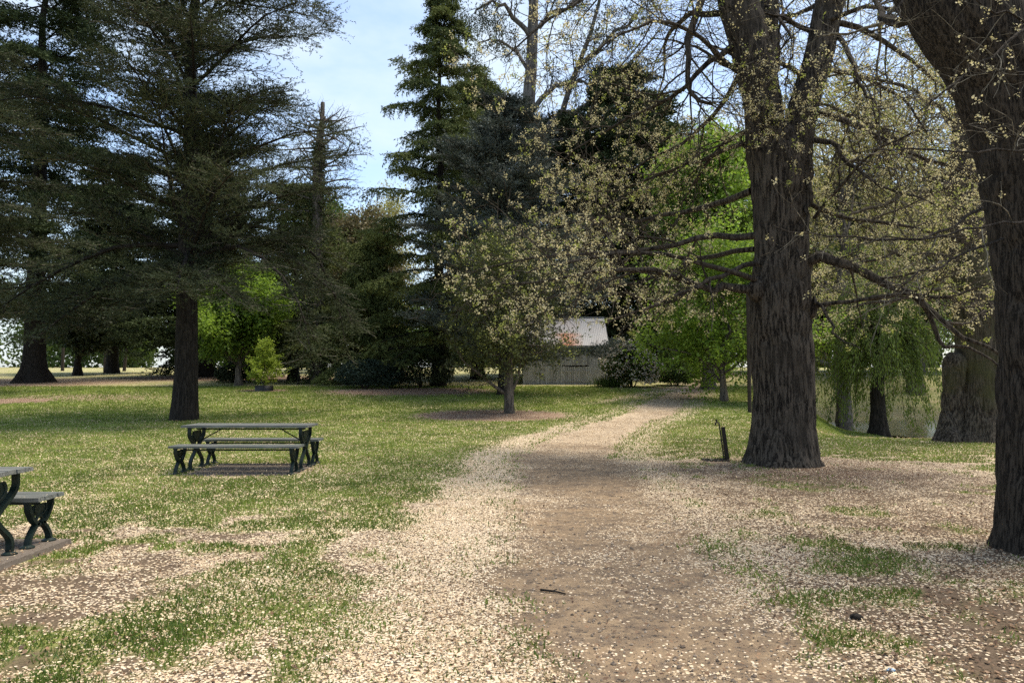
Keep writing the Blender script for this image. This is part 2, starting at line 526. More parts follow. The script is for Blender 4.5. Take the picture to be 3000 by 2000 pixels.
def shrub(name, label, px, Y, rad, n, leaf, ls=0.12, lw=0.07, flower=None, nfl=0, fl=0.09, base=None, cat='shrub', group=None, lumps=0.35, lift=0.0, seed=1, squash=1.0, shell=0.55):
    base = onground(px, Y) if base is None else np.asarray(base)
    o = thing(name, label, cat, base, group)
    sb = MB()
    k = 9
    a = rng.random(k) * 6.283
    P0 = np.stack([0.12 * np.cos(a), 0.12 * np.sin(a), np.full(k, -0.1)], 1)
    P1 = np.stack([rad[0] * 0.55 * np.cos(a), rad[1] * 0.55 * np.sin(a), rad[2] * rng.uniform(0.8, 1.5, k)], 1)
    tt = np.linspace(0, 1, 6)[None, :, None]
    P = P0[:, None] * (1 - tt) + P1[:, None] * tt + rng.normal(0, 0.05, (k, 6, 3)) * tt
    sb.tubes(P, np.full((k, 6), 0.035) * np.linspace(1, 0.4, 6)[None], 5)
    sb.build('stem', TWIG, o)
    cb = MB()
    def pts(m, lo):
        d = norm(rng.normal(size=(m, 3)))
        d[:, 2] = np.where(d[:, 2] < -0.75, -d[:, 2], d[:, 2])
        r = lo + (1 - lo) * rng.random(m) ** 0.6
        bump = 1 + lumps * 2 * (fbm(d[:, 0] * 2.3 + seed, d[:, 1] * 2.3, d[:, 2] * 2.3, 3, seed) - 0.5)
        p = d * np.array(rad) * (r * bump)[:, None] + np.array([0, 0, rad[2] * 0.95 + lift])
        p[:, 2] = np.maximum(p[:, 2], 0.03 + 0.1 * rng.random(m))
        return p, d
    p, d = pts(n, shell)
    ld = norm(d * 0.6 + rng.normal(0, 0.6, p.shape) - UPV * 0.15)
    nr = norm(d * 0.6 + rng.normal(0, 0.5, p.shape) + UPV * 0.5)
    ti = np.clip(0.5 + 1.3 * (fbm(p[:, 0] * 1.5, p[:, 1] * 1.5, p[:, 2] * 1.5, 3, seed) - 0.5) + rng.normal(0, 0.2, n), 0, 1)
    cb.leaves(p, ld, ls * rng.uniform(0.6, 1.2, n), lw * rng.uniform(0.7, 1.1, n), 0, ti, nr)
    ms = [leaf]
    if flower is not None:
        p, d = pts(nfl, 0.88)
        for q in range(3):
            cb.leaves(p, norm(d + rng.normal(0, 0.7, p.shape)), fl, fl * 0.8, 1, rng.random(nfl))
        ms.append(flower)
    cb.build('foliage', ms, o)
    return o

# ------------------------------------------------------------------ ground
def gpx(px, py):
    """flat-ground point under a photo pixel"""
    Y = F * EYE / (py - 1100.0)
    return (px - 1500.0) / F * Y, Y

_PATH = [(2000, 1555, 2500), (1900, 1520, 2420), (1800, 1500, 2320), (1700, 1492, 2200), (1600, 1488, 2085), (1500, 1480, 1965), (1400, 1488, 1865), (1330, 1520, 1800), (1280, 1610, 1850), (1240, 1745, 1905)]
_py, _pl, _pr = [], [], []
for y, l, r in _PATH:
    xl, Y = gpx(l, y); xr, _ = gpx(r, y)
    _py.append(Y); _pl.append(xl); _pr.append(xr)
for Y, l, r in ((28, 1830, 1985), (33, 1895, 2020), (38, 1965, 2062), (43, 2015, 2092), (50, 2060, 2120), (62, 2110, 2160)):
    _py.append(Y); _pl.append((l - 1500) / F * Y); _pr.append((r - 1500) / F * Y)
_py = np.array([-30.0, 1.5] + _py); _pl = np.array([1.0, -0.05] + _pl); _pr = np.array([3.2, 1.9] + _pr)

YT = onground(1492, 28.3)     # young tree

def blob(X, Y, cx, cy, rx, ry, e=0.5):
    d = np.sqrt(((X - cx) / rx) ** 2 + ((Y - cy) / ry) ** 2)
    return 1 - sst(1 - e, 1 + e, d)

def masks(X, Y):
    na = fbm(X * 0.45 + 3, Y * 0.45, octv=4, seed=5)
    nb = fbm(X * 1.5, Y * 1.5, octv=4, seed=9)
    nc = fbm(X * 5, Y * 5, octv=3, seed=21)
    xl = np.interp(Y, _py, _pl); xr = np.interp(Y, _py, _pr)
    wv = (nb - 0.5) * 0.9 + (nc - 0.5) * 0.35
    dl = xl - X + wv * 0.7
    dr = X - xr + wv * 0.55
    path = (1 - sst(-0.25, 0.25, dl)) * (1 - sst(-0.3, 0.3, dr))
    left = 1 - sst(-0.1, 0.1, X - 0.5 * (xl + xr))
    # cream drift of fallen seeds along the path
    band = np.exp(-((dl - 0.45) / 0.62) ** 2) * left * (1 - 0.55 * sst(15, 30, Y)) + np.exp(-((dr - 0.35) / 0.5) ** 2) * (1 - left) * 0.6 * sst(4, 6.5, Y)
    nd = fbm(X * 2.6 + 9, Y * 2.6, octv=5, seed=41)
    ne = fbm(X * 0.7 + 2, Y * 0.7, octv=5, seed=57)
    pt = na * 0.24 + nb * 0.28 + nd * 0.48
    pl = ne * 0.55 + fbm(X * 3.1, Y * 3.1, octv=4, seed=63) * 0.45
    far = sst(9.0, 16.0, Y)
    # grass
    thr_l = 0.515 - 0.38 * sst(7.5, 13.0, Y + (-X - 1.5) * 0.5)
    thr_r = 0.575 - 0.24 * sst(12.5, 16.5, Y) + 0.05 * sst(2, 0, X)
    thr = thr_l * left + thr_r * (1 - left)
    grass = sst(thr - 0.07, thr + 0.09, pt) * (1 - path) * (1 - np.clip(band * 1.3, 0, 1) * 0.9)
    # bare earth
    bare = np.maximum.reduce([blob(X, Y, -4.35, 12.6, 1.3, .9), blob(X, Y, -3.7, 5.6, 1.9, 0.55, 0.7) * 0.9, blob(X, Y, 5.2, 11.6, 1.6, 1.1, 0.7),
                              blob(X, Y, 5.4, 8.0, 1.9, 1.0, 0.8) * 0.9, blob(X, Y, 3.7, 4.6, 1.5, 0.9, 0.7) * 0.9, blob(X, Y, 3.7, 10.0, 1.3, 0.8, 0.6) * 0.8, blob(X, Y, 4.2, 6.3, 0.9, 0.5, 0.8) * 0.7, blob(X, Y, 2.6, 8.2, 1.0, 0.6, 0.8) * 0.6, blob(X, Y, -1.9, 5.4, 0.7, 0.4, 0.8) * 0.6])
    grass = grass * (1 - bare * 0.9)
    # mulch: round the young tree, under dark trees further off
    def pxblob(px, Yc, rx, ry, e=0.35):
        return blob(X, Y, (px - 1500) / F * Yc, Yc, rx, ry, e)
    mul = np.maximum.reduce([blob(X, Y, (1445 - 1500) / F * 27.3, 27.3, 2.95, 2.2, 0.22), pxblob(775, 38.5, 1.3, 1.0), pxblob(640, 52, 6.5, 4.5), pxblob(880, 50, 4, 1.6),
                             pxblob(90, 46, 7, 5) * 0.75, pxblob(30, 33, 2.2, 1.3), pxblob(250, 34.5, 3.8, 1.8, 0.6) * 0.6, pxblob(1200, 38, 4.5, 2.6), pxblob(1960, 40.5, 3.5, 1.4, 0.5) * 0.7])
    mul = np.maximum(mul, 0.75 * blob(X, Y, 5.2, 13.1, 2.1, 1.7, 0.7) * sst(0.3, 0.6, pl + 0.1))
    grass = grass * (1 - mul) + 0 * X
    lit = 0.52 + 1.9 * (pl - 0.5) + 0.6 * (nc - 0.5)
    lit = lit * (1 - far) + far * (0.56 + 1.3 * (pl - 0.5))
    lit = lit * (1 - 0.45 * sst(20, 34, Y))
    lit = np.where(left > 0.5, lit, lit - 0.14 * (1 - far) + 0.14 * far)
    lit = np.maximum(lit, np.clip(band * 1.25, 0, 1) * (0.72 + 0.56 * (nd - 0.25)))
    lit = np.maximum(lit, blob(X, Y, -4.3, 12.2, 2.9, 1.3, 0.7) * 0.85 * (0.5 + nd))
    lit = lit * (1 - path) + path * np.clip(0.03 + 1.1 * (pl - 0.52) + 0.42 * sst(12, 20, Y) * (1 - 0.5 * sst(30, 40, Y)), 0.015, 0.6)
    edge = np.exp(-(np.minimum(X - xl, 9) / 0.36) ** 2) * path + np.exp(-(np.minimum(xr - X, 9) / 0.24) ** 2) * path * 0.6
    lit = np.clip(lit + edge * np.clip(0.16 + 1.6 * (pl - 0.5), 0, 0.5), 0, 1)
    lit = lit * (1 - bare * 0.55) * (1 - mul * 0.5)
    # trodden line to the shed
    sx = 0.6 + (Y - 30.0) * -0.22
    trod = np.exp(-((X - (5.2 + (34.5 - Y) * -0.62)) / 0.7) ** 2) * sst(31, 33, Y) * (1 - sst(39.0, 41.5, Y))
    lit = np.maximum(lit, trod * 0.55); grass = grass * (1 - 0.7 * trod)
    # pond bank
    bank = sst(-0.25, -0.6, ground_z(X, Y))
    grass = grass * (1 - 0.35 * bank)
    east = sst(7.5, 9.5, X - 0.1 * (Y - 20)) * sst(22, 27, Y)
    lit = lit * (1 - 0.5 * east); grass = np.maximum(grass, 0.75 * east)
    return dict(grass=np.clip(grass, 0, 1), lit=np.clip(lit, 0, 1), path=np.clip(path, 0, 1), mul=np.clip(np.maximum(mul, bank * 0.15), 0, 1))

def axis(near, far, d0, g):
    v, d = [0.0], d0
    while v[-1] < far:
        if v[-1] > near: d *= g
        v.append(v[-1] + d)
    return np.array(v)

def make_ground():
    px_ = axis(7.0, 900, 0.075, 1.035); xs = np.concatenate([-px_[:0:-1], px_])
    py_ = axis(15.0, 1100, 0.07, 1.022) + 2.5
    pb = -axis(2, 60, 0.5, 1.3)[:0:-1] + 2.5
    ys = np.concatenate([pb, py_])
    X, Y = np.meshgrid(xs, ys)
    Z = ground_z(X, Y)
    near = np.abs(Y - 8) < 14
    Z = Z + np.where(near, 0.018 * (fbm(X * 3, Y * 3, octv=3, seed=77) - 0.5), 0)
    mk = masks(X, Y)
    Z = Z - 0.025 * mk['path'] * (Y < 40)
    ny, nx = X.shape
    i = np.arange(ny - 1)[:, None] * nx + np.arange(nx - 1)[None]
    f = np.stack([i, i + 1, i + nx + 1, i + nx], -1).reshape(-1, 4)
    mb = MB()
    mb.add(np.stack([X, Y, Z], -1).reshape(-1, 3), f, 0, 0.5, True)
    # material
    m, t = new_mat('ground')
    obj_c = N(t, 'ShaderNodeTexCoord').outputs['Object']
    A = N(t, 'ShaderNodeAttribute', attribute_name='mask')
    sep = N(t, 'ShaderNodeSeparateColor'); t.links.new(A.outputs['Color'], sep.inputs[0])
    g, l, p, mu = sep.outputs[0], sep.outputs[1], sep.outputs[2], A.outputs['Alpha']
    nf = tex_noise(t, 38, 4, obj_c, rough=0.7)
    nm = tex_noise(t, 5.5, 5, obj_c)
    nl = tex_noise(t, 0.9, 5, obj_c)
    nx_ = tex_noise(t, 120, 2, obj_c)
    dirt = mix(t, nm, (0.044, 0.033, 0.023), (0.120, 0.087, 0.056))
    dirt = mix(t, ramp(t, nf, 0.4, 0.7), dirt, (0.15, 0.11, 0.078))
    nstr = tex_noise(t, 2.2, 7, obj_c, (0.7, 1.2, 1), rough=0.68)
    pth = mix(t, ramp(t, nstr, 0.36, 0.62), (0.120, 0.092, 0.068), (0.26, 0.188, 0.118))
    pth = mix(t, ramp(t, nm, 0.50, 0.66), pth, (0.105, 0.080, 0.060))
    nk = tex_noise(t, 14, 5, obj_c, rough=0.7)
    pth = mix(t, ramp(t, nk, 0.50, 0.70), pth, (0.29, 0.215, 0.135))
    pth = mix(t, ramp(t, nf, 0.52, 0.75), pth, (0.27, 0.205, 0.135))
    pth = mix(t, ramp(t, nx_, 0.60, 0.72), pth, (0.09, 0.07, 0.055))
    grs = mix(t, nm, (0.100, 0.135, 0.030), (0.235, 0.255, 0.072))
    grs = mix(t, ramp(t, nf, 0.40, 0.75), grs, (0.25, 0.25, 0.09))
    grs = mix(t, ramp(t, nl, 0.50, 0.75), grs, (0.27, 0.235, 0.11))
    mlc = mix(t, nf, (0.055, 0.032, 0.022), (0.21, 0.13, 0.09))
    mlc = mix(t, ramp(t, nx_, 0.58, 0.68), mlc, (0.33, 0.24, 0.17))
    c = mix(t, g, dirt, grs)
    c = mix(t, p, c, pth)
    c = mix(t, mu, c, mlc)
    # pale fallen seeds: cells switched on by the litter density
    def flakes(scale, seedv, rad):
        mpn = N(t, 'ShaderNodeMapping'); mpn.inputs['Location'].default_value = (seedv, seedv * 1.7, 0)
        t.links.new(obj_c, mpn.inputs[0])
        wb = N(t, 'ShaderNodeTexVoronoi', i_Scale=scale, i_Randomness=1.0); wb.voronoi_dimensions = '2D'
        t.links.new(mpn.outputs[0], wb.inputs['Vector'])
        sc = N(t, 'ShaderNodeSeparateColor'); t.links.new(wb.outputs['Color'], sc.inputs[0])
        l7 = N(t, 'ShaderNodeMath', operation='MULTIPLY'); t.links.new(l, l7.inputs[0]); l7.inputs[1].default_value = 0.8
        lt = N(t, 'ShaderNodeMath', operation='LESS_THAN'); t.links.new(sc.outputs[0], lt.inputs[0]); t.links.new(l7.outputs[0], lt.inputs[1])
        dd = N(t, 'ShaderNodeMath', operation='LESS_THAN'); t.links.new(wb.outputs['Distance'], dd.inputs[0]); dd.inputs[1].default_value = rad
        mm = N(t, 'ShaderNodeMath', operation='MULTIPLY'); t.links.new(lt.outputs[0], mm.inputs[0]); t.links.new(dd.outputs[0], mm.inputs[1])
        return mm.outputs[0], sc.outputs[1]
    f1, r1 = flakes(42, 0.3, 0.48)
    f2, r2 = flakes(55, 7.1, 0.44)
    lc1 = mix(t, r1, (0.40, 0.30, 0.19), (0.72, 0.62, 0.45))
    lc2 = mix(t, r2, (0.46, 0.33, 0.22), (0.74, 0.66, 0.52))
    c = mix(t, f1, c, lc1)
    c = mix(t, f2, c, lc2)
    h = N(t, 'ShaderNodeMath', operation='ADD'); t.links.new(nf, h.inputs[0]); t.links.new(f1, h.inputs[1])
    finish(t, c, 0.95, 0.1, h.outputs[0], 0.012, 0.7)
    o = mb.build('ground', m)
    at_ = o.data.attributes.new('mask', 'FLOAT_COLOR', 'POINT')
    arr = np.stack([mk['grass'], mk['lit'], mk['path'], mk['mul']], -1).astype(np.float32)
    at_.data.foreach_set('color', arr.ravel())
    tag(o, kind='structure')
    return o

make_ground()

def scatter(n, ymin, ymax, pw=2.0, half=0.80):
    """random ground points, denser towards the path end we stand on"""
    u = rng.random(n)
    # density ~ 1/Y^(pw-?)  : sample Y with pdf ~ Y * Y^-pw
    e = 2.0 - pw
    if abs(e) < 1e-6:
        Y = ymin * (ymax / ymin) ** u
    else:
        Y = (ymin ** e + u * (ymax ** e - ymin ** e)) ** (1 / e)
    X = (rng.random(n) * 2 - 1) * (half * Y + 0.6)
    return X, Y

LIT = mat_leaf('fallen_seed', (0.17, 0.10, 0.052), (0.82, 0.67, 0.45), 0.15, spec=0.2)
GRASS = mat_leaf('grass_blade', (0.046, 0.090, 0.014), (0.245, 0.315, 0.070), 0.32, (0.26, 0.33, 0.06))
BROWN = mat_leaf('brown_leaf', (0.07, 0.04, 0.025), (0.26, 0.16, 0.09), 0.1)

def surf_z(X, Y):
    z = ground_z(X, Y) + 0.014 * ((np.abs(X + 4.36) < 0.86) & (np.abs(Y - 12.65) < 0.77)) + 0.052 * ((np.abs(X + 5.4) < 1.2) & (np.abs(Y - 6.25) < 0.86)) + np.where(np.abs(Y - 8) < 14, 0.018 * (fbm(X * 3, Y * 3, octv=3, seed=77) - 0.5), 0)
    return z

def make_litter():
    X, Y = scatter(660000, 2.6, 26, 1.6)
    mk = masks(X, Y)
    cl = 0.5 * fbm(X * 10, Y * 10, octv=3, seed=91) + 0.5 * fbm(X * 4.5, Y * 4.5, octv=3, seed=92)
    keep = rng.random(len(X)) < mk['lit'] ** 1.2 * (0.25 + 1.25 * sst(0.40, 0.58, cl))
    X, Y, ps, gr = X[keep], Y[keep], mk['path'][keep], mk['grass'][keep]
    n = len(X)
    sz = np.clip(0.0100 * np.exp(rng.normal(0, 0.45, n)), 0.0045, 0.030) * (1 + 0.04 * np.maximum(Y - 6, 0))
    d = norm(np.stack([rng.normal(size=n), rng.normal(size=n), rng.normal(0, 0.40, n)], 1))
    nr = norm(np.stack([rng.normal(0, 0.6, n), rng.normal(0, 0.6, n), np.ones(n)], 1))
    c = np.stack([X, Y, surf_z(X, Y) - 0.025 * ps + 0.006 + (0.010 + 0.030 * gr) * rng.random(n)], 1)
    mb = MB()
    wn = fbm(X * 0.9, Y * 0.9, octv=3, seed=31)
    mb.leaves(c, d, sz, sz * rng.uniform(0.6, 1.0, n), 0, np.clip(np.where(rng.random(n) < 0.24, 0.12, 0.66) + 0.7 * (wn - 0.5) + rng.normal(0, 0.22, n), 0, 1), nr)
    # brown bits: old leaves and bark, mostly at the elm's foot and on the right
    X, Y = scatter(170000, 2.6, 18, 1.75)
    mk = masks(X, Y)
    pr = 0.10 + 0.5 * sst(0.5, 3.5, X) * (1 - mk['path']) + 0.6 * blob(X, Y, 5, 12.9, 2.2, 1.6, 0.6)
    keep = rng.random(len(X)) < pr * 0.7
    X, Y = X[keep], Y[keep]; n = len(X)
    d = norm(np.stack([rng.normal(size=n), rng.normal(size=n), rng.normal(0, 0.3, n)], 1))
    nr = norm(np.stack([rng.normal(0, 0.4, n), rng.normal(0, 0.4, n), np.ones(n)], 1))
    sz = rng.uniform(0.012, 0.045, n)
    mb.leaves(np.stack([X, Y, surf_z(X, Y) + 0.006 + 0.01 * rng.random(n)], 1), d, sz, sz * rng.uniform(0.25, 0.7, n), 1, rng.random(n), nr)
    for (x0, x1, y0, y1, z_, m_) in ((-5.5, -3.44, 12.43, 13.07, .757, 26), (-5.48, -3.46, 11.93, 12.31, .463, 22), (-5.48, -3.46, 13.2, 13.57, .463, 18), (-6.2, -4.26, 5.95, 6.57, .797, 40), (-6.2, -4.26, 6.7, 7.06, .502, 40)):
        p = np.stack([rng.uniform(x0, x1, m_), rng.uniform(y0, y1, m_), np.full(m_, z_) + .004], 1)
        mb.leaves(p, norm(np.stack([rng.normal(size=m_), rng.normal(size=m_), rng.normal(0, .1, m_)], 1)), rng.uniform(.010, .020, m_), .012, 0, rng.uniform(.3, 1, m_), norm(np.stack([rng.normal(0, .2, m_), rng.normal(0, .2, m_), np.ones(m_)], 1)))
    o = mb.build('leaf_litter', [LIT, BROWN])
    tag(o, 'cream fallen elm seeds and brown leaf bits strewn over the ground', 'leaf litter', kind='stuff')

def make_grass():
    X, Y = scatter(1000000, 2.6, 42, 1.5)
    mk = masks(X, Y)
    keep = (rng.random(len(X)) < mk['grass'] ** 1.2) & ~((np.abs(X + 4.36) < 0.88) & (np.abs(Y - 12.65) < 0.79)) & ~((np.abs(X + 5.4) < 1.25) & (np.abs(Y - 6.25) < 0.9))
    X, Y = X[keep], Y[keep]; n = len(X)
    tn = fbm(X * 3, Y * 3, octv=2, seed=4)
    h = rng.uniform(0.012, 0.036, n) * (0.5 + 1.0 * tn) * (1 + 0.02 * Y)
    wd = 0.004 + 0.0007 * Y
    a = rng.random(n) * 6.283
    s = np.stack([np.cos(a), np.sin(a), 0 * a], 1)
    lean = np.stack([rng.normal(0, 0.6, n), rng.normal(0, 0.6, n), np.ones(n)], 1)
    c = np.stack([X, Y, surf_z(X, Y) - 0.003], 1)
    V = np.stack([c - s * wd[:, None], c + s * wd[:, None], c + norm(lean) * h[:, None] * 1.2], 1)
    mb = MB()
    ti = np.clip(0.28 + 0.35 * sst(8, 16, Y) + 1.2 * (fbm(X * 1.2, Y * 1.2, octv=4, seed=8) - 0.5) + rng.normal(0, 0.2, n), 0, 1)
    mb.add(V.reshape(-1, 3), np.arange(3 * n).reshape(n, 3), 0, np.repeat(ti, 3))
    o = mb.build('grass', GRASS)
    tag(o, 'short mown grass thinning out towards the path', 'grass', kind='stuff')

make_litter()
make_grass()

def make_gravel():
    m, t = new_mat('small_stone')
    at_ = N(t, 'ShaderNodeAttribute', attribute_name='tint')
    finish(t, mix(t, at_.outputs['Fac'], (0.07, 0.055, 0.045), (0.36, 0.29, 0.22)), .9, .15)
    X, Y = scatter(110000, 2.6, 18, 1.9)
    mk = masks(X, Y)
    keep = rng.random(len(X)) < mk['path'] * 0.75 + 0.06
    X, Y, ps = X[keep], Y[keep], mk['path'][keep]
    n = len(X)
    r = np.clip(0.0035 * np.exp(rng.normal(0, 0.6, n)), 0.002, 0.018)
    oct_ = np.array([[1, 0, 0], [0, 1, 0], [-1, 0, 0], [0, -1, 0], [0, 0, .8], [0, 0, -.8]], float)
    V = oct_[None] * r[:, None, None] * rng.uniform(.6, 1.3, (n, 6, 1))
    a = rng.random(n) * 6.283; ca, sa = np.cos(a)[:, None], np.sin(a)[:, None]
    V = np.stack([V[..., 0] * ca - V[..., 1] * sa, V[..., 0] * sa + V[..., 1] * ca, V[..., 2]], -1)
    V = V + np.stack([X, Y, surf_z(X, Y) - 0.025 * ps + r * .3], 1)[:, None]
    f = np.array([[0, 1, 4], [1, 2, 4], [2, 3, 4], [3, 0, 4], [1, 0, 5], [2, 1, 5], [3, 2, 5], [0, 3, 5]])
    mb = MB()
    mb.add(V.reshape(-1, 3), (f[None] + (np.arange(n) * 6)[:, None, None]).reshape(-1, 3), 0, np.repeat(rng.random(n), 6))
    o = mb.build('gravel', m)
    tag(o, 'small stones and clods lying on the dirt path', 'gravel', kind='stuff')
make_gravel()

# pond water
def make_water():
    m, t = new_mat('pond_water')
    nn = tex_noise(t, 3.0, 3, stretch=(1, 2.5, 1))
    finish(t, (0.012, 0.016, 0.010), 0.04, 0.6, nn, 0.03, 0.5)
    mb = MB()
    k = 64
    a = np.arange(k) * 2 * math.pi / k
    rx = 11.2 + 0.4 * np.sin(3 * a); ry = 9 + 0.6 * np.sin(2 * a + 1)
    V = np.stack([26.5 + rx * np.cos(a), 36 + ry * np.sin(a), np.full(k, -1.0)], 1)
    V = np.vstack([V, [[26.5, 36, -1.0]]])
    mb.add(V, [[i, (i + 1) % k, k] for i in range(k)])
    o = mb.build('water', m)
    tag(o, kind='structure')
make_water()

# ------------------------------------------------------------------ elms
SEED = mat_leaf('elm_seed', (0.24, 0.22, 0.08), (0.86, 0.76, 0.50), 0.38, (0.72, 0.66, 0.34), spec=0.15)
YLEAF = mat_leaf('young_leaf', (0.16, 0.20, 0.045), (0.42, 0.44, 0.13), 0.4, (0.42, 0.48, 0.10), spec=0.2)

def limb(pts, r0, r1, nk=12):
    P = catmull([at(*p) for p in pts], nk)
    return P, np.linspace(r0, r1, nk)

def seed_clusters(cb, P, n, t0, t1, k, cr, sz, mat, mat2=None, tb=0.3, frac2=0.2):
    c, tn, idx = on_paths(P, n, t0, t1, 0.02)
    ct = np.clip(0.55 + tb * 2 * (fbm(c[:, 0] * 0.5, c[:, 1] * 0.5, c[:, 2] * 0.5, 3) - 0.5) + rng.normal(0, 0.15, len(c)), 0, 1)
    q = np.repeat(c, k, 0) + rng.normal(0, cr, (len(c) * k, 3))
    tt = np.clip(np.repeat(ct, k) + rng.normal(0, 0.15, len(q)), 0, 1)
    s = sz * rng.uniform(0.45, 1.3, len(q))
    sel = np.repeat(rng.random(len(c)) < frac2, k) if mat2 is not None else np.zeros(len(q), bool)
    d = norm(rng.normal(size=q.shape))
    cb.leaves(q[~sel], d[~sel], s[~sel], s[~sel] * 0.8, mat, tt[~sel])
    if mat2 is not None:
        cb.leaves(q[sel], d[sel], s[sel] * 1.3, s[sel] * 0.8, mat2, tt[sel])

def elm_crown(cb, P1, R1, n2=9, n3=5, n4=3, L2=(0.8, 1.8), L3=(0.4, 0.9), L4=(0.18, 0.4), droop=0.05, seeds=3, cr=0.035, sz=0.035, t0=0.15, frac2=0.2, k=7, tw4=0.003, zmin=2.3):
    A2, r2 = grow(P1, R1, n2, t0, 1.0, (25, 65), L2, -droop * 0.3, -droop, 0.17, 8, 0.5, 0.022, 0.3)
    ok = A2[:, :, 2].min(1) > zmin; A2, r2 = A2[ok], r2[ok]
    cb.tubes(A2, r2, 4, 0, 0.5)
    A3, r3 = grow(A2, r2, n3, 0.15, 1.0, (25, 65), L3, -droop, -droop, 0.17, 5, 0.6, 0.009, 0.4)
    r3 = np.maximum(r3, tw4 * 1.2)
    ok = A3[:, :, 2].min(1) > zmin; A3, r3 = A3[ok], r3[ok]
    cb.tubes(A3, r3, 3, 0, 0.5)
    A4, r4 = grow(A3, r3, n4, 0.2, 1.0, (30, 70), L4, -droop, -droop, 0.2, 4, 0.7, 0.005, 0.5)
    r4 = np.maximum(r4, tw4)
    cb.tubes(A4, r4, 3, 0, 0.5)
    q = A4[:, -1]
    dens = sst(0.36, 0.62, fbm(q[:, 0] * 0.9, q[:, 1] * 0.9, q[:, 2] * 0.9 + 4, 3, seed=15))
    seed_clusters(cb, A4[rng.random(len(A4)) < 0.2 + 1.1 * dens], seeds, 0.2, 1.0, k, cr, sz, 1, 2, frac2=frac2)
    return A3

